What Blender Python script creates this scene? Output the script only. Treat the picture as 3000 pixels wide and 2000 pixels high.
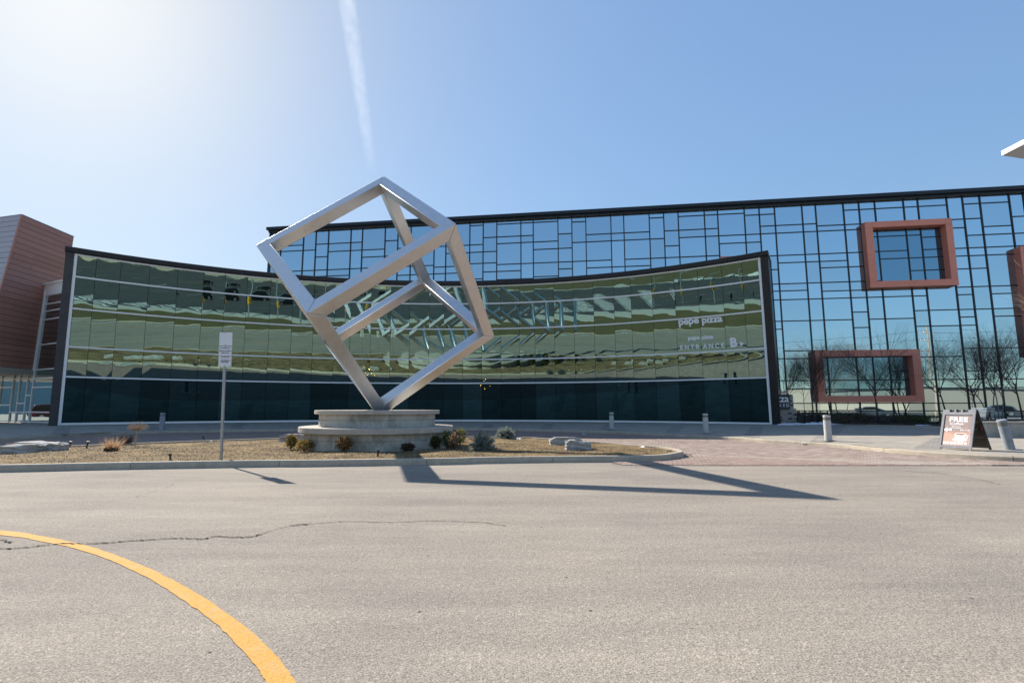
import bpy, bmesh, math, random
import numpy as np
from mathutils import Vector, Matrix
random.seed(7); RNG = np.random.default_rng(7)
SC = bpy.context.scene; COL = SC.collection; R = math.radians
for o in list(bpy.data.objects): bpy.data.objects.remove(o)

# ------------------------------------------------------------------ camera, sky, sun, exposure
H = 1.32; FPX = 1508.0; PITCH = math.atan(194/1508)
cam = bpy.data.objects.new('camera', bpy.data.cameras.new('camera')); COL.objects.link(cam)
cam.location = (0, 0, H); cam.rotation_euler = (R(90)+PITCH, 0, 0)
cam.data.lens = FPX/3000*36; cam.data.sensor_width = 36; cam.data.clip_start = .05; cam.data.clip_end = 60000
SC.camera = cam
SUN_AZ, SUN_EL = R(-44.1), R(35.6)
sdir = Vector((math.sin(SUN_AZ)*math.cos(SUN_EL), math.cos(SUN_AZ)*math.cos(SUN_EL), math.sin(SUN_EL)))
SKY_POW = .47
W = bpy.data.worlds.new('World'); SC.world = W; W.use_nodes = True
nt = W.node_tree; nt.nodes.clear()
sky = nt.nodes.new('ShaderNodeTexSky'); sky.sky_type = 'NISHITA'; sky.sun_disc = False
sky.sun_elevation = SUN_EL; sky.sun_rotation = SUN_AZ
sky.air_density = 1.0; sky.dust_density = .75; sky.ozone_density = 1.6; sky.altitude = 200
bg = nt.nodes.new('ShaderNodeBackground'); bg.inputs[1].default_value = .16
wo = nt.nodes.new('ShaderNodeOutputWorld')
lum = nt.nodes.new('ShaderNodeRGBToBW'); nt.links.new(sky.outputs[0], lum.inputs[0])
pw = nt.nodes.new('ShaderNodeMath'); pw.operation = 'POWER'; pw.inputs[1].default_value = SKY_POW-1; nt.links.new(lum.outputs[0], pw.inputs[0])
com = nt.nodes.new('ShaderNodeVectorMath'); com.operation = 'SCALE'      # softer contrast between the sun's side and the far side: the sky's brightness range is compressed
nt.links.new(sky.outputs[0], com.inputs[0]); nt.links.new(pw.outputs[0], com.inputs['Scale'])
hz = nt.nodes.new('ShaderNodeMix'); hz.data_type = 'RGBA'; hz.blend_type = 'MULTIPLY'; hz.inputs[0].default_value = 1; hz.inputs[7].default_value = (.95, 1.03, 1.03, 1)   # a little more cyan than the model's sky
nt.links.new(com.outputs[0], hz.inputs[6]); nt.links.new(hz.outputs[2], bg.inputs[0]); nt.links.new(bg.outputs[0], wo.inputs[0])
sl = bpy.data.lights.new('sun', 'SUN'); sl.energy = 5.0; sl.angle = R(.53); sl.color = (1, .93, .82)
so = bpy.data.objects.new('sun', sl); COL.objects.link(so); so.rotation_euler = sdir.to_track_quat('Z', 'Y').to_euler()
so.location = (0, 0, 60)
SC.view_settings.view_transform = 'Standard'; SC.view_settings.look = 'None'
SC.view_settings.exposure = .85; SC.view_settings.gamma = 1; SC.view_settings.use_curve_mapping = False
SC.cycles.use_denoising = True; SC.cycles.max_bounces = 8; SC.cycles.glossy_bounces = 5
SC.cycles.transparent_max_bounces = 8; SC.cycles.caustics_reflective = False; SC.cycles.caustics_refractive = False

# ------------------------------------------------------------------ survey helpers: the photo's pixels (3000 x 2000) to places
CP, SP = math.cos(PITCH), math.sin(PITCH)
def ray(px, py):
    x = (px-1500)/FPX; u = -(py-1000)/FPX
    return Vector((x, CP-u*SP, SP+u*CP))
CAM = Vector((0, 0, H))
def gp(px, py, z=0.):
    d = ray(px, py); return CAM+d*((z-H)/d.z)
def aty(px, py, Y):
    d = ray(px, py); return CAM+d*(Y/d.y)
def onp(px, py, P, n):
    d = ray(px, py); return CAM+d*((P-CAM).dot(n)/d.dot(n))

# ------------------------------------------------------------------ mesh helpers
def link(name, me, parent=None):
    o = bpy.data.objects.new(name, me); COL.objects.link(o)
    if parent: o.parent = parent
    return o
def pyobj(name, V, F, mat, parent=None, smooth=False, bevel=0, seg=2):
    me = bpy.data.meshes.new(name); me.from_pydata([tuple(v) for v in V], [], F); me.update()
    mats = mat if isinstance(mat, (list, tuple)) else [mat]
    for m in mats: me.materials.append(m)
    if smooth: me.polygons.foreach_set('use_smooth', [True]*len(me.polygons))
    o = link(name, me, parent)
    if bevel:
        b = o.modifiers.new('bevel', 'BEVEL'); b.width = bevel; b.segments = seg; b.limit_method = 'ANGLE'; b.angle_limit = R(40)
    return o
class MB:
    def __init__(s): s.V = []; s.F = []
    def add(s, V, F):
        n = len(s.V); s.V += [Vector(v) for v in V]; s.F += [tuple(i+n for i in f) for f in F]; return s
    def box(s, c, h, ax=None):
        c = Vector(c); ax = ax or (Vector((1,0,0)), Vector((0,1,0)), Vector((0,0,1)))
        V = [c+ax[0]*h[0]*i+ax[1]*h[1]*j+ax[2]*h[2]*k for i in (-1,1) for j in (-1,1) for k in (-1,1)]
        return s.add(V, [(0,1,3,2),(4,6,7,5),(0,4,5,1),(2,3,7,6),(0,2,6,4),(1,5,7,3)])
    def bar(s, a, b, w, d, up=Vector((0,0,1))):
        a, b = Vector(a), Vector(b); t = (b-a); L = t.length; t = t/L
        if abs(t.dot(up)) > .98: up = Vector((0,1,0))
        x = t.cross(up).normalized(); y = x.cross(t)
        return s.box((a+b)/2, (w/2, d/2, L/2), (x, y, t))
    def tube(s, pts, rs, n=8, cap=True):
        V = []; F = []; m = len(pts); pts = [Vector(p) for p in pts]
        for i, p in enumerate(pts):
            t = (pts[min(i+1,m-1)]-pts[max(i-1,0)]).normalized()
            up = Vector((0,0,1)) if abs(t.z) < .9 else Vector((1,0,0))
            x = t.cross(up).normalized(); y = x.cross(t)
            r = rs[i] if hasattr(rs, '__len__') else rs
            for k in range(n):
                a = 2*math.pi*k/n; V.append(p+x*(r*math.cos(a))+y*(r*math.sin(a)))
        for i in range(m-1):
            for k in range(n): F.append((i*n+k, (i+1)*n+k, (i+1)*n+(k+1)%n, i*n+(k+1)%n))
        if cap: F.append(tuple(range(n))); F.append(tuple((m-1)*n+n-1-k for k in range(n)))
        return s.add(V, F)
    def lathe(s, c, prof, n=32, ax=None):
        c = Vector(c); V = []; F = []; m = len(prof)
        for r, z in prof:
            for k in range(n):
                a = 2*math.pi*k/n; V.append(c+Vector((r*math.cos(a), r*math.sin(a), z)))
        for i in range(m-1):
            for k in range(n): F.append((i*n+k, i*n+(k+1)%n, (i+1)*n+(k+1)%n, (i+1)*n+k))
        F.append(tuple(range(n-1,-1,-1))); F.append(tuple((m-1)*n+k for k in range(n)))
        return s.add(V, F)
    def prism(s, poly, d):       # poly: planar points, d: extrusion vector
        n = len(poly); poly = [Vector(p) for p in poly]; d = Vector(d)
        return s.add(poly+[p+d for p in poly], [tuple(range(n-1,-1,-1)), tuple(range(n,2*n))]+[(i,(i+1)%n,n+(i+1)%n,n+i) for i in range(n)])
    def build(s, name, mat, parent=None, smooth=False, bevel=0, seg=2): return pyobj(name, s.V, s.F, mat, parent, smooth, bevel, seg)
def thing(name, label, cat, loc=(0,0,0), group=None):
    o = bpy.data.objects.new(name, None); COL.objects.link(o); o.location = loc; o.empty_display_size = .2
    return tag(o, label, cat, group)
def tag(o, label=None, cat=None, group=None, kind=None):
    if label: o['label'] = label
    if cat: o['category'] = cat
    if group: o['group'] = group
    if kind: o['kind'] = kind
    return o
def struct(o): o['kind'] = 'structure'; return o
def keep(root):                  # parts are modelled at their real places: keep them there under a moved root
    inv = Matrix.Translation(root.location).inverted()
    for c in root.children: c.matrix_parent_inverse = inv
def dup(root, loc, rotz=0, label=None, scale=1):
    def cp(o, par):
        c = o.copy(); COL.objects.link(c)
        if par: c.parent = par
        for ch in o.children: cp(ch, c)
        return c
    c = cp(root, None); c.location = loc; c.rotation_euler = (0,0,rotz); c.scale = (scale,)*3
    if label: c['label'] = label
    return c

# ------------------------------------------------------------------ materials
def mat(name, col=(.5,.5,.5), rough=.6, metal=0., spec=.5):
    m = bpy.data.materials.new(name); m.use_nodes = True; b = m.node_tree.nodes['Principled BSDF']
    b.inputs['Base Color'].default_value = (*col, 1); b.inputs['Roughness'].default_value = rough; b.inputs['Metallic'].default_value = metal
    b.inputs['Specular IOR Level'].default_value = spec
    return m
def N(m, t, **kw):
    n = m.node_tree.nodes.new(t)
    for k, v in kw.items():
        if k in n.inputs: n.inputs[k].default_value = v
        else: setattr(n, k, v)
    return n
def L(m, a, b): m.node_tree.links.new(a, b)
def coords(m, scale=(1,1,1), rot=(0,0,0)):
    tc = N(m, 'ShaderNodeTexCoord'); mp = N(m, 'ShaderNodeMapping'); mp.inputs['Scale'].default_value = scale; mp.inputs['Rotation'].default_value = rot
    L(m, tc.outputs['Object'], mp.inputs[0]); return mp.outputs[0]
def noise(m, vec, scale, detail=4, rough=.6):
    n = N(m, 'ShaderNodeTexNoise'); n.inputs['Scale'].default_value = scale; n.inputs['Detail'].default_value = detail; n.inputs['Roughness'].default_value = rough
    L(m, vec, n.inputs['Vector']); return n.outputs[0]
def ramp(m, fac, stops):
    r = N(m, 'ShaderNodeValToRGB'); e = r.color_ramp.elements
    while len(e) < len(stops): e.new(.5)
    for i, (p, c) in enumerate(stops):
        e[i].position = p; e[i].color = (*c, 1) if len(c) == 3 else c
    L(m, fac, r.inputs[0]); return r.outputs[0]
def mix(m, fac, a, b, mode='MIX'):
    n = N(m, 'ShaderNodeMix', data_type='RGBA', blend_type=mode)
    for s, v in ((0, fac), (6, a), (7, b)):
        if hasattr(v, 'is_linked') or hasattr(v, 'links'): L(m, v, n.inputs[s])
        else: n.inputs[s].default_value = v if s == 0 else (*v, 1)
    return n.outputs[2]
def bsdf(m): return m.node_tree.nodes['Principled BSDF']
def base(m, c): L(m, c, bsdf(m).inputs['Base Color'])
def bump(m, h, strength, dist=.01):
    b = N(m, 'ShaderNodeBump'); b.inputs['Strength'].default_value = strength; b.inputs['Distance'].default_value = dist
    L(m, h, b.inputs['Height']); L(m, b.outputs[0], bsdf(m).inputs['Normal']); return b
def objrand(m):
    return N(m, 'ShaderNodeObjectInfo').outputs['Random']
def noisy(name, a, b, scale, rough=.8, bmp=0, dist=.01, spec=.3, lo=.3, hi=.7, metal=0):
    m = mat(name, a, rough, metal, spec); v = coords(m); n = noise(m, v, scale)
    base(m, ramp(m, n, [(lo, a), (hi, b)]))
    if bmp: bump(m, n, bmp, dist)
    return m

def asphalt(name, dark, lite, grain=.55):
    m = mat(name, dark, .95, 0, .12); v = coords(m)
    fine = noise(m, v, 95, 2, .7); big = noise(m, v, .30, 5, .62); mid = noise(m, coords(m, (.22, 1.2, 1)), 2.2, 6, .7); med = noise(m, v, 26, 3, .75)
    vo = N(m, 'ShaderNodeTexVoronoi'); vo.inputs['Scale'].default_value = 60; L(m, v, vo.inputs['Vector'])
    c = ramp(m, fine, [(.34, tuple(x*.5 for x in dark)), (.5, dark), (.66, tuple(x*1.12 for x in lite))])
    spk = ramp(m, vo.outputs['Color'], [(0, (.35,.35,.36)), (.22, (.9,.9,.9)), (.75, (1.15,1.14,1.12)), (1, (2.0,1.95,1.85))])
    c = mix(m, .75*grain, c, mix(m, 1., c, spk, 'MULTIPLY'))
    c = mix(m, 1., c, ramp(m, med, [(.32, (.86,.86,.87)), (.5, (1,1,1)), (.7, (1.12,1.11,1.10))]), 'MULTIPLY')
    c = mix(m, 1., c, ramp(m, big, [(.3, (.86,.86,.88)), (.5, (1,1,1)), (.7, (1.1,1.08,1.05))]), 'MULTIPLY')
    pv = N(m, 'ShaderNodeTexVoronoi'); pv.inputs['Scale'].default_value = 2.6; L(m, v, pv.inputs['Vector'])
    c = mix(m, 1., c, ramp(m, pv.outputs['Distance'], [(0, (.18,.17,.16)), (.028, (.25,.24,.23)), (.04, (1,1,1))]), 'MULTIPLY')      # dark pebbles and tar specks
    lane = noise(m, coords(m, (.06, .55, 1)), 1.0, 3, .5); c = mix(m, 1., c, ramp(m, lane, [(.36, (.90,.90,.91)), (.55, (1,1,1)), (.68, (1.09,1.08,1.06))]), 'MULTIPLY')
    oil = noise(m, v, .9, 6, .75); c = mix(m, 1., c, ramp(m, oil, [(.22, (.66,.65,.65)), (.33, (1,1,1))]), 'MULTIPLY')
    c = mix(m, 1., c, ramp(m, mid, [(.3, (.86,.86,.87)), (.55, (1,1,1)), (.74, (1.14,1.13,1.12))]), 'MULTIPLY')
    base(m, c); bump(m, med, .6, .012); return m
M_ASPH = asphalt('asphalt_worn', (.280,.247,.210), (.350,.310,.266))
M_STREET = asphalt('asphalt_street', (.075,.075,.077), (.11,.11,.11))
M_YEL = mat('yellow_paint', (.58,.31,.07), .85, 0, .15)
_v = coords(M_YEL); _n = noise(M_YEL, _v, 9, 6, .7); _f = noise(M_YEL, _v, 90, 2)
_c = mix(M_YEL, ramp(M_YEL, _n, [(.47, (0,0,0)), (.62, (.45,)*3), (.74, (.9,)*3)]), (.56,.285,.06), (.40,.33,.23)); base(M_YEL, mix(M_YEL, .45, _c, ramp(M_YEL, _f, [(.35,(.30,.17,.06)),(.6,(.62,.36,.1))]))); bump(M_YEL, _f, .4, .006)
M_WPAINT = noisy('white_road_paint', (.55,.55,.53), (.72,.72,.7), 14)
def concrete(name, a, b, stain=.0, sc=6):
    m = mat(name, a, .88, 0, .25); v = coords(m); n = noise(m, v, sc, 6, .65); f = noise(m, v, 70, 3); c = ramp(m, n, [(.3, a), (.7, b)])
    c = mix(m, .3, c, ramp(m, f, [(.3, tuple(x*.6 for x in a)), (.7, tuple(x*1.15 for x in b))]))
    if stain:
        s = noise(m, coords(m, (1.6,1.6,1.1)), 1.5, 8, .72); c = mix(m, 1., c, ramp(m, s, [(.38, (1-stain,1-stain*1.02,1-stain*1.1)), (.56, (1,1,1))]), 'MULTIPLY')
    base(m, c); bump(m, f, .35, .006); return m
M_KERB = concrete('concrete_kerb', (.38,.33,.26), (.50,.44,.355), .14)
M_PED = concrete('concrete_pedestal', (.40,.375,.325), (.56,.53,.475), .38, 3)
M_PEDCAP = concrete('concrete_cap', (.42,.38,.33), (.52,.475,.415), .12)
M_WALLC = concrete('concrete_wall', (.34,.32,.28), (.45,.43,.38), .2)
M_PALEC = concrete('concrete_pale', (.40,.38,.34), (.5,.48,.43), .05, 1.5)
def pavers(name, c1, c2, mortar, bw, bh, rot=0, bmp=.5):
    m = mat(name, c1, .88, 0, .25); v = coords(m, rot=(0,0,rot)); b = N(m, 'ShaderNodeTexBrick')
    b.inputs['Scale'].default_value = 1; b.inputs['Brick Width'].default_value = bw; b.inputs['Row Height'].default_value = bh
    b.inputs['Mortar Size'].default_value = .006; b.inputs['Color1'].default_value = (*c1,1); b.inputs['Color2'].default_value = (*c2,1); b.inputs['Mortar'].default_value = (*mortar,1)
    b.inputs['Bias'].default_value = -.1
    L(m, v, b.inputs['Vector']); n = noise(m, coords(m), 1.1, 6, .65); f = noise(m, coords(m), 45, 3)
    c = mix(m, 1., b.outputs['Color'], ramp(m, n, [(.3,(.82,.82,.84)),(.7,(1.15,1.13,1.1))]), 'MULTIPLY')
    c = mix(m, .3, c, mix(m, 1., c, ramp(m, f, [(.3,(.6,.6,.6)),(.7,(1.4,1.4,1.4))]), 'MULTIPLY'))
    base(m, c); bm = bump(m, b.outputs['Fac'], bmp, .006); bm.invert = True; return m
M_WALK = pavers('sidewalk_pavers', (.36,.325,.275), (.31,.285,.25), (.2,.185,.165), .30, .15, R(4))
M_BAND = pavers('dark_paver_band', (.25,.235,.21), (.285,.265,.24), (.17,.16,.15), .22, .11, R(40))
M_BRICKP = pavers('brick_paving', (.25,.175,.15), (.30,.22,.19), (.24,.205,.18), .22, .11, R(12))
M_BRICK = mat('red_paving_brick', (.3,.15,.11), .85, 0, .25)
_r = objrand(M_BRICK); _n = noise(M_BRICK, coords(M_BRICK), 18, 4)
base(M_BRICK, mix(M_BRICK, .5, ramp(M_BRICK, _n, [(.3,(.26,.185,.15)),(.7,(.33,.245,.205))]), ramp(M_BRICK, _r, [(0,(.23,.16,.13)),(.5,(.30,.215,.18)),(1,(.39,.31,.265))])))
def attrmat(name, rough=.9, spec=.2, trans=0):
    m = mat(name, (.3,.3,.3), rough, 0, spec); a = N(m, 'ShaderNodeVertexColor'); a.layer_name = 'tint'; base(m, a.outputs[0]); return m
M_TINT = attrmat('tinted_bits')
M_LEAF = attrmat('tinted_leaves', .7); _tr = N(M_LEAF, 'ShaderNodeBsdfTranslucent'); _mx = N(M_LEAF, 'ShaderNodeMixShader'); _mx.inputs[0].default_value = .45
_vc = [n for n in M_LEAF.node_tree.nodes if n.type == 'VERTEX_COLOR'][0]; L(M_LEAF, _vc.outputs[0], _tr.inputs[0])
L(M_LEAF, bsdf(M_LEAF).outputs[0], _mx.inputs[1]); L(M_LEAF, _tr.outputs[0], _mx.inputs[2]); L(M_LEAF, _mx.outputs[0], [n for n in M_LEAF.node_tree.nodes if n.type == 'OUTPUT_MATERIAL'][0].inputs[0])
M_SAND = noisy('joint_sand', (.24,.2,.16), (.33,.28,.23), 12)
M_MULCH = mat('mulch_bed', (.25,.17,.1), .95, 0, .1)
_v = coords(M_MULCH); _n = noise(M_MULCH, _v, 85, 4, .75); _b = noise(M_MULCH, _v, 1.1, 4)
base(M_MULCH, mix(M_MULCH, 1., ramp(M_MULCH, _n, [(.28,(.10,.07,.042)),(.5,(.215,.155,.09)),(.7,(.33,.25,.15))]), ramp(M_MULCH, _b, [(.38,(.55,.52,.5)),(.6,(1.15,1.1,.95))]), 'MULTIPLY')); bump(M_MULCH, _n, .7, .012)
M_DARKBED = noisy('dark_soil', (.05,.04,.03), (.10,.08,.06), 14, .95, .8, .03)
M_GRASS = mat('dormant_grass', (.12,.1,.04), .95, 0, .1)
_v = coords(M_GRASS); _n = noise(M_GRASS, _v, .22, 6, .7); _f = noise(M_GRASS, coords(M_GRASS, (1,3,1)), 7, 4, .7)
base(M_GRASS, mix(M_GRASS, .5, ramp(M_GRASS, _n, [(.35,(.085,.075,.032)),(.65,(.155,.12,.06))]), ramp(M_GRASS, _f, [(.3,(.055,.05,.022)),(.7,(.2,.155,.085))])))
M_STEEL = mat('brushed_steel', (.58,.58,.59), .42, 1., .5)
_v = coords(M_STEEL); _n = noise(M_STEEL, _v, 3.5, 6, .7); _f = noise(M_STEEL, coords(M_STEEL, (1,1,1)), 160, 2)
L(M_STEEL, ramp(M_STEEL, _n, [(.3,(.42,)*3),(.7,(.56,)*3)]), bsdf(M_STEEL).inputs['Roughness']); base(M_STEEL, ramp(M_STEEL, _n, [(.3,(.62,.615,.615)),(.7,(.72,.715,.71))])); bump(M_STEEL, _f, .06, .002)
M_WHITE = mat('white_frame', (.9,.9,.9), .4)
M_BLACK = noisy('black_metal', (.012,.012,.014), (.022,.022,.024), 2.5, .42, spec=.4)
M_MULL = mat('black_mullion', (.010,.013,.018), .4)
M_CORN = noisy('dark_cornice', (.02,.026,.034), (.03,.037,.048), .6, .35)
M_GREYC = noisy('grey_pier', (.055,.055,.062), (.075,.075,.082), 2, .5)
def mirror(name, tint, tr, refl, wave, wscale, rough=.0, vary=0):
    m = bpy.data.materials.new(name); m.use_nodes = True; t = m.node_tree; t.nodes.clear()
    out = N(m, 'ShaderNodeOutputMaterial'); mx = N(m, 'ShaderNodeMixShader'); g = N(m, 'ShaderNodeBsdfGlossy'); tb = N(m, 'ShaderNodeBsdfTransparent')
    g.inputs['Color'].default_value = (*tint,1); g.inputs['Roughness'].default_value = rough; tb.inputs['Color'].default_value = (*tr,1)
    if vary: L(m, ramp(m, objrand(m), [(0, tuple(t_*(1-vary) for t_ in tint)), (1, tuple(t_*(1+vary) for t_ in tint))]), g.inputs['Color'])
    mx.inputs[0].default_value = refl; L(m, tb.outputs[0], mx.inputs[1]); L(m, g.outputs[0], mx.inputs[2]); L(m, mx.outputs[0], out.inputs[0])
    n = noise(m, coords(m, wscale), 1., 1.5, .4); b = N(m, 'ShaderNodeBump'); b.inputs['Strength'].default_value = 1; b.inputs['Distance'].default_value = wave
    L(m, n, b.inputs['Height']); L(m, b.outputs[0], g.inputs['Normal']); return m
M_GREEN = mirror('green_mirror_glass', (.24,.385,.365), (.05,.12,.13), .82, .0006, (.9,.9,2.6))
M_GREEN0 = mirror('green_mirror_glass_dim', (.12,.225,.225), (.10,.20,.20), .78, .0005, (.9,.9,2.6), 0, .4)  # same glass, darker tint: reflected shade painted into the lowest row
M_BLUED = mirror('blue_mirror_glass_dim', (.20,.34,.44), (.02,.03,.04), .92, .0008, (.5,.5,.6))  # copy of the blue glass, dimmer reflection put into its tint
M_BLUE = mirror('blue_mirror_glass', (.50,.655,.745), (.02,.03,.04), .92, .0008, (.5,.5,.6), 0, .07)
M_STORE = mirror('storefront_glass', (.62,.74,.76), (.05,.07,.08), .85, .0015, (.8,.8,.8))
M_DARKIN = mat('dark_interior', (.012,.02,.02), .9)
def boards(name, a, b, rough):
    m = mat(name, a, rough, 0, .5); r = objrand(m); n = noise(m, coords(m, (1,1,9)), 4, 5)
    base(m, mix(m, .35, ramp(m, r, [(0, a), (1, b)]), ramp(m, n, [(.3, tuple(x*.75 for x in a)), (.7, b)]))); return m
M_BOARD = boards('terracotta_board', (.44,.20,.15), (.56,.27,.21), .5)
M_BOARDL = boards('sky_sheen_board', (.40,.35,.37), (.46,.41,.43), .3)  # sun and sky glancing off the left face, put into the board colour
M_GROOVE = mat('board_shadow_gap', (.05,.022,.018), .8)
M_RED = noisy('red_clay_panel', (.76,.275,.19), (.82,.31,.22), 1.2, .5)
M_CREAM = mat('cream_fascia', (.55,.5,.43), .6)
M_TRUNK = noisy('bark_grey', (.07,.055,.045), (.12,.1,.085), 30, .9)
M_TWIG = noisy('twig_brown', (.06,.045,.04), (.10,.078,.066), 20, .85)
M_TWIGL = noisy('twig_pale', (.36,.27,.2), (.48,.38,.29), 20, .85)
M_ROCK = mat('limestone', (.45,.43,.4), .9, 0, .2)
_v = coords(M_ROCK); _n = noise(M_ROCK, _v, 5, 8, .7); base(M_ROCK, ramp(M_ROCK, _n, [(.3,(.28,.27,.26)),(.7,(.48,.465,.44))])); bump(M_ROCK, _n, .8, .05)
M_SNOW = noisy('old_snow', (.62,.64,.67), (.8,.81,.83), 9, .8, .5, .03)
M_PAPER = mat('white_paper', (.75,.75,.73), .8)
M_PLATE = mat('white_sign_plate', (.70,.71,.73), .5)
M_GALV = noisy('galvanised_steel', (.36,.37,.39), (.48,.49,.51), 25, .45, metal=.8)
M_INK = mat('black_ink', (.02,.02,.03), .7)
M_INKG = mat('grey_ink', (.12,.12,.15), .7)
M_LETTER = mat('white_vinyl', (.9,.9,.92), .5)
M_LETTERG = mat('frosted_vinyl', (.33,.42,.40), .5)
M_BOLL = noisy('bollard_grey', (.40,.395,.385), (.50,.495,.485), 6, .55)
M_BOLLB = noisy('bollard_bluegrey', (.22,.25,.29), (.3,.33,.36), 5, .6)
M_BAND_G = mat('grey_reflector', (.17,.16,.145), .5)
M_PLASTIC = noisy('grey_plastic', (.20,.20,.225), (.27,.27,.295), 8, .5)
M_PLASTICD = mat('dark_plastic', (.022,.02,.018), .5)
M_SIGNB = mat('dark_navy_board', (.022,.028,.036), .45)
M_TYRE = mat('tyre_rubber', (.02,.02,.02), .8); M_RIM = mat('wheel_rim', (.5,.5,.52), .3, .9)
M_CARGLASS = mat('car_glass', (.01,.013,.015), .05); M_RED_L = mat('tail_lamp', (.4,.02,.02), .2); M_LAMP = mat('head_lamp', (.8,.8,.8), .1)
M_SIGYEL = mat('signal_yellow', (.75,.38,.02), .5)
M_BEIGE = noisy('beige_cladding', (.42,.36,.27), (.5,.43,.33), .1, .8)
M_BULB = bpy.data.materials.new('warm_bulb'); M_BULB.use_nodes = True
_b = M_BULB.node_tree.nodes['Principled BSDF']; _b.inputs['Emission Color'].default_value = (1,.25,.03,1); _b.inputs['Emission Strength'].default_value = 160

def tinted(name, V, F, cols, parent=None, m=None, smooth=False):      # faces with a colour each
    o = pyobj(name, V, F, m or M_TINT, parent, smooth); me = o.data
    a = me.color_attributes.new('tint', 'FLOAT_COLOR', 'CORNER'); arr = np.ones((len(me.loops), 4), np.float32)
    i = 0
    tot = np.empty(len(me.polygons), np.int32); me.polygons.foreach_get('loop_total', tot)
    arr[:, :3] = np.repeat(np.asarray(cols, np.float32), tot, axis=0)
    a.data.foreach_set('color', arr.ravel()); return o

# ------------------------------------------------------------------ wall frame of the curved glass building (surveyed)
WCX, WCY, WR, WT = -2.5636, -.5008, 37.5927, .1505
LEVC = [(-.0084,-.122,-.0686,.383),(.0153,.2238,.1257,3.0453),(.03,.4389,.2463,4.7113),(.0486,.7128,.3997,6.8442),(.0639,.9385,.5259,8.611),(.0743,1.0929,.6121,9.825)]
ANG = [-.6528,-.6294,-.5982,-.5598,-.5206,-.4826,-.4492,-.415,-.3766,-.3393,-.3026,-.2656,-.2368,-.1999,-.1631,-.1277,-.0906,-.0616,-.0253,.0114,.0482,.0847,.1144,.1517,.1893,.2273,.2654,.2966,.3351,.3751,.4155,.456,.4889,.5145]
def lev(j, a): c = LEVC[j]; return ((c[0]*a+c[1])*a+c[2])*a+c[3]     # the rails rise a little towards the right end
def wp(a, z, dr=0.):
    r = WR-(z-.36)*WT+dr; return Vector((WCX+r*math.sin(a), WCY+r*math.cos(a), z))
def wl(a, j, dz=0., dr=0.): return wp(a, lev(j, a)+dz, dr)

# ------------------------------------------------------------------ ground, roads
ZS = .13
def sheet(name, pts, z, m): 
    return struct(pyobj(name, [(x, y, z) for x, y in pts], [tuple(range(len(pts)))], m))
sheet('ground', [(-4000,-4000),(4000,-4000),(4000,4000),(-4000,4000)], -.06, M_GRASS)
sheet('road', [(-90,-3.3),(120,-3.3),(120,12.2),(30,12.2),(13.4,12.2),(13.4,12.03),(3.95,12.03),(3.9,12.9),(-90,12.9)], 0., M_ASPH)
sheet('street', [(-600,-95),(600,-95),(600,-3.3),(-600,-3.3)], -.004, M_STREET)
sheet('parking_lot', [(-320,-3),(-90.1,-3),(-90.1,10),(-40,10),(-40,90),(-320,90)], -.02, M_STREET)
# kerb line of the sidewalk: road-level foot points
KS = [(-260,1303),(0,1291.7),(319,1274),(520,1268),(750,1264.6),(1080,1261),(1400,1260),(1591,1264),(1783,1269.4),(1974,1280),(2150,1289.5),(2250,1297),(2454,1311),(2632,1328.4),(2792,1341),(3000,1353),(3300,1366)]
KSP = [Vector((-95,13.2,0)), Vector((-45,13.6,0)), Vector((-27,15.6,0))]+[gp(x, y, 0) for x, y in KS]+[Vector((17,10.9,0)), Vector((30,10.6,0)), Vector((70,10.6,0))]
def smooth_line(P, n=6):
    P = [Vector(p) for p in P]; out = []
    for i in range(len(P)-1):
        p0 = P[max(i-1,0)]; p1 = P[i]; p2 = P[i+1]; p3 = P[min(i+2,len(P)-1)]
        for k in range(n):
            t = k/n; out.append(.5*((2*p1)+(p2-p0)*t+(2*p0-5*p1+4*p2-p3)*t*t+(3*p1-p0-3*p2+p3)*t**3))
    return out+[P[-1]]
KSL = smooth_line(KSP, 8)
def ykerb(x):
    for a, b in zip(KSL[:-1], KSL[1:]):
        if a.x <= x <= b.x: return a.y+(b.y-a.y)*(x-a.x)/max(b.x-a.x, 1e-6)
    return KSL[0].y if x < KSL[0].x else KSL[-1].y
def yback(x):
    if -26 < x < 16.4:
        d = (x-WCX)/WR; return WCY+WR*math.sqrt(max(0, 1-d*d))
    return 31.5 if x < 0 else 31
def zwalk(x, y):
    t = (y-ykerb(x))/max(yback(x)-ykerb(x), .5); 
    zb = .345
    if -26 < x < 16.4: zb = lev(0, math.asin((x-WCX)/WR))-.012
    return ZS+(zb-ZS)*min(max(t, 0), 1)
# brick lane
lane = sorted([(p.x, p.y+.05) for p in KSL]+[(3.89, ykerb(3.89)+.05), (3.96, ykerb(3.96)+.05)])
F_edge = [(p.x, 12.034) if p.x < 13 else (p.x, 12.19) for p in KSL]
V = []; F = []
for (x, y) in lane: V += [(x, min(12.905 if x < 3.9 else 12.034 if x < 11 else 12.16, y-.02), .004), (x, y, .004)]
for i in range(len(lane)-1): F.append((2*i, 2*i+2, 2*i+3, 2*i+1))
struct(pyobj('brick_lane', V, F, M_BRICKP))
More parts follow.
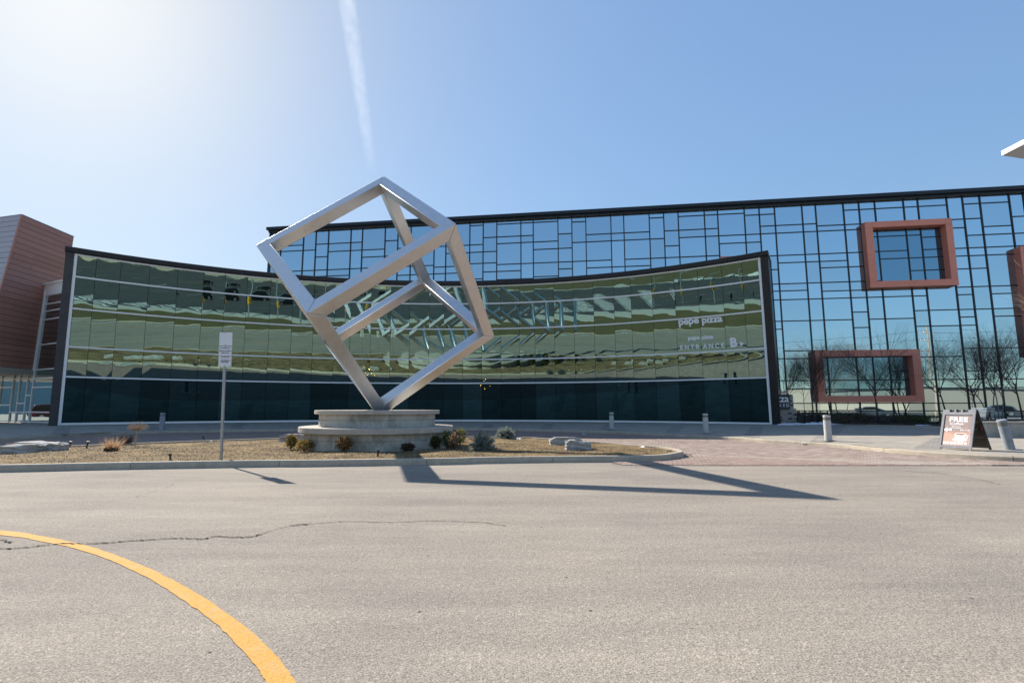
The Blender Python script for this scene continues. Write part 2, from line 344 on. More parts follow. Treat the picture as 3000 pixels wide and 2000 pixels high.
# sidewalk sheet
xs = np.unique(np.concatenate([np.linspace(KSL[0].x+.02, -22, 12), np.linspace(-21, 17, 80), np.linspace(18, KSL[-1].x-.02, 14), np.linspace(10.3, 13.6, 70)])); V = []; F = []; nj = 14
for x in xs:
    y0 = ykerb(x)+.16; y1 = 47
    yb = yback(x)
    for j in range(nj):
        y = y0+(yb-y0)*j/(nj-2) if j < nj-1 else y1
        V.append((x, y, zwalk(x, y)))
for i in range(len(xs)-1):
    for j in range(nj-1): a = i*nj+j; F.append((a, a+nj, a+nj+1, a+1))
walk = struct(pyobj('sidewalk', V, F, M_WALK, smooth=True))
def strip_on_walk(p0, p1, w, m, name='paving_band'):
    p0, p1 = Vector(p0), Vector(p1)
    while p0.y < ykerb(p0.x)+.32: p0 = p0+(p1-p0)*.03
    d = (p1-p0); t = Vector((d.y, -d.x, 0)).normalized()*w/2; V = []; F = []
    for i in range(9):
        p = p0+d*i/8
        for q in (p-t, p+t): V.append((q.x, q.y, zwalk(q.x, q.y)+.005))
    for i in range(8): F.append((2*i, 2*i+1, 2*i+3, 2*i+2))
    return pyobj(name, V, F, m, walk)
for (xa, ya, xb, yb_) in [(172,1275,188,1250),(447,1264,465,1247),(690,1254,705,1240),(1424,1252,1434,1238),(1598,1254,1612,1238.5),(1776,1257,1790,1240),(1968,1266,1990,1244),(2200,1280,2218,1247)]:
    a = gp(xa, ya, .17); b = gp(xb, yb_, .33); strip_on_walk(a, b, .6, M_BAND)
for (xa, ya, xb, yb_) in [(2402,1294,2462,1246),(2715,1315,2795,1262)]:
    a = gp(xa, ya, .14); b = gp(xb, yb_, .32); strip_on_walk(a, b, .6, M_BAND)

# ---- kerbs: rows of cast segments
def kerb_row(name, line, w, h, side, parent_kind=True, seglen=3.0, zfun=None):
    root = struct(bpy.data.objects.new(name, None)); COL.objects.link(root)
    P = [Vector(p) for p in line]; n = len(P)
    nor = []
    for i in range(n):
        t = (P[min(i+1,n-1)]-P[max(i-1,0)]); t.z = 0; t.normalize(); nor.append(Vector((-t.y, t.x, 0))*side)
    segs = []; cur = [0]; acc = 0
    for i in range(1, n):
        acc += (P[i]-P[i-1]).length; cur.append(i)
        if acc > seglen: segs.append(cur); cur = [i]; acc = 0
    if len(cur) > 1: segs.append(cur)
    for s in segs:
        V = []; F = []; prof = [(0,-.05),(.012,h-.03),(.04,h),(w,h),(w,-.05)]; m = len(prof)
        for q, i in enumerate(s):
            p = P[i].copy()
            if q == 0: p += (P[s[1]]-P[i]).normalized()*.006
            if q == len(s)-1: p += (P[s[-2]]-P[i]).normalized()*.006
            for (d, z) in prof: V.append(p+nor[i]*d+Vector((0,0,z)))
        for q in range(len(s)-1):
            for j in range(m-1): F.append((q*m+j, (q+1)*m+j, (q+1)*m+j+1, q*m+j+1))
        F.append(tuple(range(m))); F.append(tuple((len(s)-1)*m+m-1-j for j in range(m)))
        pyobj('kerb_stone', V, F, M_KERB, root)
    return root
kerb_row('sidewalk_kerb', KSL, .17, ZS, 1)

# ---- planting island
HK = .145
front = [gp(x, y, 0) for x, y in [(-700,1393),(0,1382.7),(293,1376),(750,1368),(901,1367),(1315,1360.5),(1400,1357.8),(1620,1354.6),(1814,1353),(1910,1351),(1958,1348),(1990,1342)]]
tipb = [gp(x, y, HK) for x, y in [(2004,1322),(1990,1314.5),(1942,1307.7),(1878,1303),(1783,1295),(1703,1290),(1591,1282),(1521,1279),(1300,1277.5),(1000,1279),(750,1284),(392,1297),(172,1305),(0,1309),(-400,1322)]]
for p in tipb: p.z = 0
isl = smooth_line(front+tipb, 5)
kerb_row('island_kerb', isl, .17, HK, 1)
inner = []
n = len(isl)
for i in range(n):
    t = (isl[min(i+1,n-1)]-isl[max(i-1,0)]); t.z = 0; t.normalize(); inner.append(isl[i]+Vector((-t.y, t.x, 0))*.17)
from mathutils.geometry import tessellate_polygon, intersect_point_line
poly2 = [(p.x, p.y) for p in inner]
PA = np.array(poly2)
def inside(x, y):
    j = np.roll(np.arange(len(PA)), 1); xi, yi = PA[:,0], PA[:,1]; xj, yj = PA[j,0], PA[j,1]
    c = ((yi > y) != (yj > y)) & (x < (xj-xi)*(y-yi)/(yj-yi+1e-12)+xi); return bool(c.sum() % 2)
PC = Vector((-4.36, 17.0, 0))                       # pedestal centre
def zbed(x, y): return .098+.03*math.sin(x*.8+1)*math.cos(y*1.1)+.02*math.sin(x*2.3+y*1.7)-.035*math.exp(-((x-PC.x)**2+(y-PC.y)**2)/9)
bm = bmesh.new(); vs = [bm.verts.new((x, y, .10)) for x, y in poly2]; bm.faces.new(vs)
bmesh.ops.triangulate(bm, faces=bm.faces[:])
for _ in range(5):
    e = [e for e in bm.edges if e.calc_length() > 1.0 and not e.is_boundary]
    if not e: break
    bmesh.ops.subdivide_edges(bm, edges=e, cuts=1); bmesh.ops.triangulate(bm, faces=[f for f in bm.faces if len(f.verts) > 3])
for v in bm.verts: v.co.z = zbed(v.co.x, v.co.y) if not v.is_boundary else .10
me = bpy.data.meshes.new('planting_bed'); bm.to_mesh(me); bm.free(); me.materials.append(M_MULCH); me.polygons.foreach_set('use_smooth', [True]*len(me.polygons))
struct(link('planting_bed', me))
V = []; F = []; C = []
pal = np.array([(.31,.23,.145),(.24,.17,.105),(.40,.31,.205),(.17,.115,.07),(.08,.055,.035),(.52,.43,.32),(.27,.235,.12)])
cnt = 0
while cnt < 42000:
    x = random.uniform(-17, 6.5); y = random.uniform(10.5, 24)
    if not inside(x, y): continue
    if (x-PC.x)**2+(y-PC.y)**2 < 5: continue
    if y > 17 and random.random() < .45: continue
    cnt += 1
    l = random.uniform(.008, .024); w = l*random.uniform(.2, .5); a = random.uniform(0, 6.28); tl = random.uniform(-.5, .5)
    d = Vector((math.cos(a), math.sin(a), tl)); s = Vector((-math.sin(a), math.cos(a), random.uniform(-.5,.5)))*w
    c = Vector((x, y, zbed(x, y)+.008+abs(tl)*l*.5)); k = len(V)
    V += [c-d*l-s, c+d*l-s*.6, c+d*l*.9+s, c-d*l*.8+s*.8]; F.append((k,k+1,k+2,k+3)); C.append(pal[random.randrange(7)]*random.uniform(.8,1.2)*(.62 if math.sin(x*1.7+y*2.9)+math.sin(x*3.1-y*1.3) < -.5 else 1))
tag(tinted('bark_mulch', V, F, C), kind='stuff')
V = []; F = []; C = []; cnt = 0
gpal = np.array([(.50,.40,.24),(.42,.34,.18),(.58,.48,.31),(.36,.33,.14),(.30,.23,.13)])
while cnt < 15000:
    x = random.uniform(-17, 6.5); y = random.uniform(10.5, 22)
    if not inside(x, y) or (x-PC.x)**2+(y-PC.y)**2 < 5.1: continue
    if math.sin(x*1.7+y*2.9)+math.sin(x*3.1-y*1.3)+random.gauss(0, .7) < .1: continue
    cnt += 1; h = random.uniform(.012, .05); a = random.uniform(0, 6.28); l = random.uniform(.01, .06); z = zbed(x, y); k = len(V); e = random.uniform(.002,.004)
    V += [(x-e, y, z), (x+e, y, z), (x+l*math.cos(a), y+l*math.sin(a), z+h)]; F.append((k,k+1,k+2)); C.append(gpal[random.randrange(5)]*random.uniform(.75,1.2))
tag(tinted('dry_grass', V, F, C), kind='stuff')

# ---- individually laid bricks in the sunlit end of the lane (nearest 300 as pieces, the rest joined)
lane_o = bpy.data.objects['brick_lane']
cand = []
bl, bw_ = .23, .115; ca, sa = math.cos(R(-16)), math.sin(R(-16))
islt = np.array([(p.x, p.y) for p in isl])
def in_poly(PA, x, y):
    j = np.roll(np.arange(len(PA)), 1); xi, yi = PA[:,0], PA[:,1]; xj, yj = PA[j,0], PA[j,1]
    return bool((((yi > y) != (yj > y)) & (x < (xj-xi)*(y-yi)/(yj-yi+1e-12)+xi)).sum() % 2)
for i in range(-60, 75):
    for j in range(-70, 75):
        u = (i+.5*(j % 2))*bl; v = j*bw_; x = 8+u*ca-v*sa; y = 15+u*sa+v*ca
        if y < 12.16 or y > 22 or x < 2.5 or x > 14.6: continue
        if any(yy > ykerb(xx)-.03 for xx, yy in ((x-.12,y+.08),(x+.12,y+.08))): continue
        if in_poly(islt, x-.16, y) or in_poly(islt, x-.1, y+.08) or in_poly(islt, x-.1, y-.08) or in_poly(islt, x+.1, y): continue
        cand.append((x*x+y*y, x, y))
cand.sort()
hb = (bl/2-.005, bw_/2-.005, .012)
def brick_geo(c, jit):
    ax = (Vector((ca, sa, random.uniform(-jit, jit))), Vector((-sa, ca, random.uniform(-jit, jit))), Vector((0,0,1)))
    V = [c+ax[0]*hb[0]*i*k+ax[1]*hb[1]*j*k+ax[2]*z for (k, z) in ((1,-.004),(1,.009),(.955,.012)) for i, j in ((-1,-1),(1,-1),(1,1),(-1,1))]
    F = [(8,9,10,11)]+[(q+r, q+(r+1)%4, q+4+(r+1)%4, q+4+r) for q in (0,4) for r in range(4)]
    return V, F
bv, bf = brick_geo(Vector((0,0,0)), 0); bme = None
for d, x, y in cand[:300]:
    if bme is None:
        o = pyobj('brick', bv, bf, M_BRICK, lane_o); bme = o.data
    else: o = link('brick', bme, lane_o)
    o.location = (x, y, .003+random.uniform(-.0015,.002)); o.rotation_euler = (random.uniform(-.01,.01), random.uniform(-.01,.01), random.uniform(-.01,.01))
V = []; F = []; C = []
bpal = np.array([(.27,.205,.17),(.31,.24,.205),(.25,.185,.15),(.36,.295,.255),(.33,.265,.23)])
for d, x, y in cand[300:]:
    v, f = brick_geo(Vector((x, y, .003+random.uniform(-.001,.002))), .008); k = len(V); V += v; F += [tuple(q+k for q in g) for g in f]
    worn = .45 if (abs((x-5)*.35+(y-14.2)) < .5) else 0
    c = bpal[random.randrange(5)]; c = c*(1-worn)+np.array((.42,.36,.31))*worn; C += [c]*len(f)
o = tinted('brick_field', V, F, C, lane_o); o['kind'] = 'stuff'

# ---- road markings and cracks
def ribbon(name, A, B, z, m):
    V = []; F = []
    for a, b in zip(A, B): V += [(a.x, a.y, z), (b.x, b.y, z)]
    for i in range(len(A)-1): F.append((2*i, 2*i+1, 2*i+3, 2*i+2))
    return struct(pyobj(name, V, F, m))
up = [gp(*p) for p in [(-400,1530),(0,1553.6),(115,1569),(191,1583.5),(268,1602),(344,1628),(440,1666),(517,1705),(612,1760),(727,1842.5),(804,1915),(867,1999),(930,2110),(980,2260)]]
lo = [gp(*p) for p in [(-400,1541),(0,1568),(115,1585),(191,1600),(260,1619),(344,1650),(440,1697),(517,1745),(612,1812),(689,1883),(746,1948),(781,2000),(830,2100),(870,2260)]]
rag = lambda P: [p+Vector((0, random.gauss(0,.0035), 0)) for p in P]
ribbon('yellow_line', rag(smooth_line(up, 8)), rag(smooth_line(lo, 8)), .004, M_YEL)
def crack(pts, w):
    P = smooth_line([gp(*p) for p in pts], 14); A = []; B = []
    for i, p in enumerate(P):
        j = Vector((random.uniform(-.02,.02), random.uniform(-.016,.016), 0)); ww = w*random.uniform(.6, 1.5)
        A.append(p+j+Vector((0, ww, 0))); B.append(p+j-Vector((0, ww, 0)))
    return ribbon('road_crack', A, B, .0075, M_CRACK)
M_CRACK = mat('crack_dirt', (.045,.04,.036), .95, 0, .1)
crack([(-80,1602),(12,1607),(84,1603),(164,1594),(268,1593),(383,1585),(517,1577),(593,1579),(631,1572),(727,1574),(765,1565),(842,1542),(900,1536)], .010)
crack([(867,1537),(950,1532),(1020,1528),(1150,1530),(1280,1526),(1400,1530),(1480,1540)], .006)
crack([(-60,1578),(0,1581),(34,1590)], .01)
crack([(2650,1380),(2740,1386),(2790,1393),(2850,1401),(2930,1420)], .012)
crack([(400,1455),(450,1440),(490,1427),(510,1418)], .006)
# ------------------------------------------------------------------ CURVED GLASS BUILDING
cb = thing('curved_glass_building', 'low curved building with green mirrored glass leaning outward behind the cube sculpture', 'building', (-4.84, 38, .3))
def pane(name, c4, m, parent, gap=.009, tilt=.0011, bulge=.0026, nx=5):
    bl_, br_, tr_, tl_ = [Vector(c) for c in c4]; cen = (bl_+br_+tr_+tl_)/4
    nrm = (tr_-bl_).cross(tl_-br_).normalized()
    if nrm.dot(CAM-cen) < 0: nrm = -nrm
    nn = nrm
    U = (br_-bl_+tr_-tl_).normalized(); Vv = nn.cross(U)
    pr = [p-nn*(p-cen).dot(nn) for p in (bl_, br_, tr_, tl_)]
    tu, tv = random.gauss(0, tilt), random.gauss(0, tilt); b = bulge*random.uniform(.3, 1.4)*(1 if random.random() < .75 else -.6)
    w = (pr[1]-pr[0]).length; h = (pr[3]-pr[0]).length
    V = []; F = []
    for j in range(nx+1):
        for i in range(nx+1):
            u = gap/w+(1-2*gap/w)*i/nx; v = gap/h+(1-2*gap/h)*j/nx
            p = (pr[0]*(1-u)+pr[1]*u)*(1-v)+(pr[3]*(1-u)+pr[2]*u)*v
            V.append(p+nn*(tu*(u-.5)*w+tv*(v-.5)*h+b*math.sin(math.pi*u)*math.sin(math.pi*v)))
    for j in range(nx):
        for i in range(nx): a = j*(nx+1)+i; F.append((a, a+1, a+nx+2, a+nx+1))
    return pyobj(name, V, F, m, parent, smooth=nx > 1)
for i in range(33):
    for j in range(5):
        a0, a1 = ANG[i], ANG[i+1]
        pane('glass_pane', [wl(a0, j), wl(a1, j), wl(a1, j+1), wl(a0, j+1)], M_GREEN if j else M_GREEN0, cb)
def arc_sweep(name, prof, m, parent, angs):     # prof: closed loop of (level, height above it, outward offset)
    V = []; F = []; n = len(prof)
    for a in angs:
        for j, dz, dr in prof: V.append(wl(a, j, dz, dr))
    for i in range(len(angs)-1):
        for k in range(n): F.append((i*n+k, i*n+(k+1)%n, (i+1)*n+(k+1)%n, (i+1)*n+k))
    F.append(tuple(range(n))); F.append(tuple((len(angs)-1)*n+n-1-k for k in range(n)))
    return pyobj(name, V, F, m, parent)
for j in range(6):
    h = .042 if j else .06; zc = 0 if j else .03
    arc_sweep('transom', [(j,zc-h,-.07),(j,zc+h,-.07),(j,zc+h,.05),(j,zc-h,.05)], M_WHITE, cb, ANG)
for a0, s in ((ANG[0],-1), (ANG[-1],1)):               # white end frames and black piers, raked with the glass
    def post(name, da0, da1, r0, r1, b0, b1, m):
        V = [wl(a0+s*da, j, dz, dr) for j, dz in (b0, b1) for (da, dr) in ((da0,r0),(da1,r0),(da1,r1),(da0,r1))]
        return pyobj(name, V, [(0,3,2,1),(4,5,6,7),(0,1,5,4),(1,2,6,5),(2,3,7,6),(3,0,4,7)], m, cb)
    post('end_frame', .0002, .0040, -.085, .06, (0,-.03), (5,.05), M_WHITE)
    post('end_pier', .0042, .0160 if s > 0 else .0145, -.12, 2.0, (0,-.25), (5,.05), M_BLACK if s > 0 else M_GREYC)
cang = [ANG[0]-.0155]+ANG[1:-1]+[ANG[-1]+.0170]
arc_sweep('coping', [(5,.053,-.16),(5,.09,-.24),(5,.32,-.26),(5,.36,-.2),(5,.36,.6),(5,.053,.6)], M_CORN, cb, cang)
arc_sweep('roof', [(5,.06,.61),(5,.32,.61),(5,.32,2.4),(5,.06,2.4)], M_GREYC, cb, cang)
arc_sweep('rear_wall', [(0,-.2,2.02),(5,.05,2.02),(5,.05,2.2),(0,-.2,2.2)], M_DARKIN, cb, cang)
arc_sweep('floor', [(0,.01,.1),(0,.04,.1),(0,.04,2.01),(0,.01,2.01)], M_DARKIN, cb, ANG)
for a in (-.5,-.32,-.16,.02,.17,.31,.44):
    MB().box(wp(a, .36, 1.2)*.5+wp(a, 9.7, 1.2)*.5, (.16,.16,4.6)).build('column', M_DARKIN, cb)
def bulbs(spots):
    mb = MB()
    for p in spots: mb.lathe(p, [(.004,-.022),(.02,-.01),(.02,.01),(.004,.022)], 6)
    return mb.build('string_light', M_BULB, cb)
def inwall(px, py, dr=.7):
    d = ray(px, py); lo, hi = 15., 60.
    for _ in range(50):
        t = (lo+hi)/2; X = CAM+d*t
        if math.hypot(X.x-WCX, X.y-WCY) > WR-(X.z-.36)*WT+dr: hi = t
        else: lo = t
    return CAM+d*lo
bulbs([inwall(px, py) for px, py in [(1066,1074),(1067,1082),(1069,1090),(1075,1078),(1076,1098),(1082,1081),(1088,1083),(1089,1094),(1096,1087),(1097,1099),(1098,1108),(1100,1117)]])
bulbs([inwall(px, py) for px, py in [(1409,1128),(1418,1117),(1424,1112),(1430,1121),(1420,1138),(1436,1130)]])

# ---- lettering
def text_mesh(body, bold=0., ext=.003):
    cu = bpy.data.curves.new('t', 'FONT'); cu.body = body; cu.size = 1; cu.offset = bold; cu.extrude = ext; cu.resolution_u = 4
    o = bpy.data.objects.new('t', cu); COL.objects.link(o); dg = bpy.context.evaluated_depsgraph_get()
    me = bpy.data.meshes.new_from_object(o.evaluated_get(dg)); bpy.data.objects.remove(o); bpy.data.curves.remove(cu); return me
def put_text(name, body, P0, P1, m, parent, up=None, hscale=1., bold=0., space=None, off=.012, xs=1.):
    """text whose baseline runs from P0 to P1 on the plane through them with the given up direction"""
    me = text_mesh(body, bold); co = np.empty(len(me.vertices)*3); me.vertices.foreach_get('co', co); co = co.reshape(-1, 3)
    x0, x1 = co[:,0].min(), co[:,0].max(); P0, P1 = Vector(P0), Vector(P1); U = P1-P0; k = U.length/(x1-x0); U.normalize()
    up = Vector(up); up = (up-U*up.dot(U)).normalized(); Nn = U.cross(up)
    out = [P0+U*((c[0]-x0)*k)+up*(c[1]*k*hscale)+Nn*(off+c[2]*.5) for c in co]
    me.vertices.foreach_set('co', np.array([tuple(v) for v in out]).ravel()); me.materials.clear(); me.materials.append(m); me.update()
    o = link(name, me, parent); return o
def pane_plane(i, j):
    a0, a1 = ANG[i], ANG[i+1]; c = [wl(a0, j), wl(a1, j), wl(a1, j+1), wl(a0, j+1)]
    n = (c[2]-c[0]).cross(c[3]-c[1]).normalized()
    if n.dot(CAM-c[0]) < 0: n = -n
    return sum(c, Vector())/4, n, ((c[3]-c[0])+(c[2]-c[1])).normalized()
def wall_text(body, col, lev, x0, y0, x1, y1, m, bold=0., hs=1.):
    P, n, u = pane_plane(col, lev); return put_text('lettering', body, onp(x0, y0, P, n), onp(x1, y1, P, n), m, cb, u, hs, bold)
wall_text('pepe', 29, 2, 1989, 952, 2048, 945.5, M_LETTER, .035); wall_text('pizza', 30, 2, 2057, 946.5, 2117, 941, M_LETTER, .035)
wall_text('pepe', 29, 2, 2016, 995.5, 2050, 993, M_LETTER, .035); wall_text('pizza', 30, 2, 2055.5, 993.5, 2090, 991, M_LETTER, .035)
wall_text('S T O N E', 29, 2, 2016, 1003.5, 2050, 1002, M_LETTERG); wall_text('B A K E D', 30, 2, 2055, 1001.5, 2091, 999, M_LETTERG)
wall_text('E N T R', 29, 2, 1993.5, 1024, 2050, 1021, M_LETTER, .025, 1.15); wall_text('A N C E', 30, 2, 2059, 1020.5, 2122, 1017, M_LETTER, .025, 1.1)
wall_text('B', 31, 2, 2140, 1015.5, 2161, 1014, M_LETTER, .05, 1.05)
P, n, u = pane_plane(31, 2); pts = [onp(x, y, P, n)+n*.012 for x, y in ((2168,1000),(2169,1014.5),(2180,1006.5))]
MB().prism(pts, n*.006).build('arrow_mark', M_LETTER, cb)
keep(cb)

# ------------------------------------------------------------------ BLUE GLASS BUILDING
bb = thing('blue_glass_building', 'tall flat building of blue mirror glass in a black grid with red box frames', 'building', (10, 37, .3))
PT1 = aty(1400, 637, 37.0); d = ray(3000, 549.4); PT2 = CAM+d*((PT1.z-H)/d.z)
FU = (PT2-PT1); FU.z = 0; FU.normalize(); FN = Vector((FU.y, -FU.x, 0))     # FN points to the camera side
ZT = PT1.z; PF = PT1.copy()
def fp(px, py, off=0.): return onp(px, py, PF+FN*off, FN)
def fu(P): return (P-PF).dot(FU)
def fpt(u, z, off=0.): p = PF+FU*u+FN*off; return Vector((p.x, p.y, z))
RX = [796,825.5,891,927.3,964,1029.4,1062.9,1129.4,1167,1205,1273.4,1307.6,1377,1416,1455.7,1526,1562,1634.4,1674.9,1715.7,1789,1826.7,1901.3,1943.7,1986,2062.6,2101.5,2179.5,2223,2268,2348,2387.8,2469,2514.7,2561,2644.8,2686.8,2771.4,2817.6,2868,2954,2996,3080,3130]
def topy(x): return 671-.0553*(x-796)+15+.0014*(x-1400)
UX = [fu(fp(x, topy(x))) for x in RX]
s5 = lambda l: [500+v/3.136 for v in l]
LO = [1050,1114,1181,1203]
HY = [s5([748]), s5([685,745,917]), s5([740,912]), s5([675,800,910,972]), s5([667,733,905,970]), s5([661,725,900]), s5([720,785,895]), s5([650,780,890]),
 s5([712,885,957,1018]), s5([640,705,880,944]), s5([695,878,941]), s5([690,758,873,937]), s5([503,684,747,862,997]), s5([613,743,857,927]), s5([490,607,671,854,919,992]),
 s5([485,601,665,850,985]), s5([478,658,727,845,978]), s5([587,719,837,906]), s5([465,650,833,970]), s5([575,642,827,897]), s5([570,636,889]), s5([562,630,817,884]), s5([436,624,808]),
 s5([548,686,803,877]), s5([424,542,609,799]), s5([415,534,602,792]), s5([404,593,665]), s5([399,590,660]),
 s5([392,514,580,775,915,1040,1108,1183,1380,1452])+LO, s5([507,573,767,838,1035,1108,1178,1375])+[1026]+LO, s5([500,566,763,832,1030,1172,1372])+[1025,1112,1181,1203],
 s5([493,560,757,828,900,1025,1098,1168,1368])+[1112,1181,1203], s5([358,485,553,750,893,1020,1092,1163,1292,1440])+[1112,1181,1203], s5([350,480,605,740,1015,1162,1360])+[1110,1181,1203],
 s5([347,605,738,808,1157,1360])+[1085,1112,1181,1203], s5([337,600,797,905,1150,1280,1430])+[1045,1112,1180,1203], s5([327,600,728,797,912,1277,1425])+[1045,1112,1137,1180,1203],
 s5([443,520,717,790,908,1067,1140,1273,1350,1422])+[1021,1087,1112,1179,1203], s5([312,438,585,713,785,903,1063,1270])+[1020,1087,1136,1203], s5([305,505,580,708,780,1057,1135,1267,1342])+[1018,1110,1134,1203],
 s5([425,573,700,1057,1135])+[1018,1110,1134,1203], s5([420,573,700,1050])+[1018,1110,1134,1203], s5([300,570,700,1050,1260])+[1110,1134,1203]]
HZ = []
for i, ys in enumerate(HY):
    xc = (RX[i]+RX[i+1])/2; HZ.append([fp(xc+(y-topy(xc))*(xc-1420)*8e-5, y).z for y in ys])
allz = sorted(z for l in HZ for z in l); cl = [[allz[0]]]
for z in allz[1:]:
    if z-cl[-1][0] < .16: cl[-1].append(z)
    else: cl.append([z])
cen = [sum(c)/len(c) for c in cl]
snap = lambda z: min(cen, key=lambda c: abs(c-z))
ZG = ZT-.40; ZB = .42
HZ = [sorted(set([snap(z) for z in l if z < ZG-.12])) for l in HZ]
def fpane(u0, u1, z0, z1):
    off = random.gauss(0, .0012); off2 = random.gauss(0, .0012); g = .02
    c = [fpt(u0+g, z0+g), fpt(u1-g, z0+g, off*(u1-u0)), fpt(u1-g, z1-g, off*(u1-u0)+off2*(z1-z0)), fpt(u0+g, z1-g, off2*(z1-z0))]
    return pyobj('glass_pane', c, [(0,1,2,3)], M_BLUE, bb)
for i in range(len(UX)-1):
    zb_ = ZB if i > 27 else 10.05        # the left bays stand above the roof of the curved building
    HZ[i] = [z for z in HZ[i] if z > zb_+.1]; zs = [zb_]+HZ[i]+[ZG]
    for z0, z1 in zip(zs[:-1], zs[1:]): fpane(UX[i], UX[i+1], z0, z1)
    mm = .034
    for z in HZ[i]:
        MB().box(fpt((UX[i]+UX[i+1])/2, z, .005), ((UX[i+1]-UX[i])/2-mm-.001, .035, .032), (FU, FN, Vector((0,0,1)))).build('transom', M_MULL, bb)
for k, u in enumerate(UX):
    z0 = ZB if k > 27 else 10.05
    MB().box(fpt(u, (z0+ZG)/2, .012), (.036, .045, (ZG-z0)/2), (FU, FN, Vector((0,0,1)))).build('mullion', M_MULL, bb)
U0, U1 = UX[0]-.12, UX[-1]+2
AX = (FU, FN, Vector((0,0,1)))
MB().box(fpt((U0+U1)/2, ZT-.115, .12), ((U1-U0)/2+.10, .30, .115), AX).build('cornice', M_CORN, bb)
MB().box(fpt((U0+U1)/2, ZG+.084, .06), ((U1-U0)/2+.02, .17, .082), AX).build('cornice_band', M_MULL, bb)
MB().box(fpt((UX[28]+U1)/2, .21, 0), ((U1-UX[28])/2, .1, .2), AX).build('base_plinth', M_BLACK, bb)
MB().box(fpt(U0+.03, (ZG+10.05)/2, -.06), (.08, .11, (ZG-10.05)/2), AX).build('corner_trim', M_GREYC, bb)
MB().box(fpt((U0+U1)/2, (ZT-.3+10.5)/2, -9.2), ((U1-U0)/2-.1, 9.0, (ZT-.3-10.5)/2), AX).build('building_core', M_GREYC, bb)
MB().box(fpt((UX[28]+U1)/2, 5.2, -9.2), ((U1-UX[28])/2-.1, 8.9, 5.2), AX).build('building_core', M_GREYC, bb)
def surround(xl, xr, yt, yb, tl_, tr_, tt, tb, dep=.5, lab=None):
    off = dep; uL, uR = fu(fp(xl, (yt+yb)/2, off)), fu(fp(xr, (yt+yb)/2, off)); zt, zb = fp((xl+xr)/2, yt, off).z, fp((xl+xr)/2, yb, off).z
    iL, iR = uL+tl_, uR-tr_; it, ib = zt-tt, zb+tb
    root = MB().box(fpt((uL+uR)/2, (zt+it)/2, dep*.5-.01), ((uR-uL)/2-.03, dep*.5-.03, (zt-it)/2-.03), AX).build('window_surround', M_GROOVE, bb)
    if lab: root['label'] = lab
    g = .005; um = (uL+uR)/2; zm = (zt+zb)/2
    def pn(u0, u1, z0, z1): MB().box(fpt((u0+u1)/2, (z0+z1)/2, dep/2), ((u1-u0)/2-g, dep/2, (z1-z0)/2-g), AX).build('clay_panel', M_RED, root)
    for z0, z1 in ((it, zt), (zb, ib)):
        pn(uL, iL, z0, z1); pn(iL, um, z0, z1); pn(um, iR, z0, z1); pn(iR, uR, z0, z1)
    pyobj('dim_glass_sheet', [fpt(iL, ib, .012), fpt(iR, ib, .012), fpt(iR, it, .0125), fpt(iL, it, .0125)], [(0,1,2,3)], M_BLUED, root)  # sheet added over the facade panes to paint a dimmer reflection
    for u0, u1 in ((uL, iL), (iR, uR)): pn(u0, u1, ib, zm); pn(u0, u1, zm, it)
surround(2541, 2800, 644, 839, .47, .40, .40, .42, .55, 'square red frame high on the facade')
surround(2393, 2703, 1024, 1178, .46, .47, .42, .42, .55, 'wide red frame low on the facade above the shrub bed')
surround(3008, 3270, 715, 1041, .47, .47, .42, .42, .55, 'tall red frame cut off by the right edge of the photo')
surround(2117, 2262, 748, 960, .45, .42, .42, .42, .5, 'red frame mostly hidden behind the curved glass wall')
put_text('lettering', 'B', fp(2270, 1131), fp(2285, 1131), mat('blue_vinyl', (.22,.32,.6), .5), bb, (0,0,1), 1.2, .06, off=.06)
keep(bb)

# ------------------------------------------------------------------ LEFT TOWER with storefront
CP0 = aty(178, 1242, 31.5); CD = Vector((-.89, .456, 0)).normalized(); CN = Vector((-CD.y, CD.x, 0))
if CN.dot(CAM-CP0) < 0: CN = -CN
cpt = lambda px, py, off=0.: onp(px, py, CP0+CN*off, CN)
tw = thing('clad_tower', 'leaning red-brown boarded tower with white framed glass entrance at its foot', 'building', (-33, 32, .3))
Q1, Q2 = cpt(133, 843), cpt(98, 1085); Ah = Vector((math.sin(R(-4)), math.cos(R(-4)), 0)); As = (Q1-Q2).normalized()
An = Ah.cross(As).normalized()
if An.dot(CAM-Q2) < 0: An = -An
PAa = lambda px, py: onp(px, py, Q2, An)
ztop = (PAa(63, 635).z+PAa(217, 690).z)/2; zbot = (PAa(98, 1083).z+PAa(-66, 1067).z)/2
def on_edge(P, z): return P+As*((z-P.z)/As.z)
eN = PAa(31, 745); eF = PAa(207, 750)                        # near edge, far edge (points)
B1 = Vector((-.966, .259, 0)); Es = (PAa(63,635)-PAa(0,855)).normalized()
def nearpt(z): p0 = PAa(31, 745); return p0+Es*((z-p0.z)/Es.z)
nb = 27
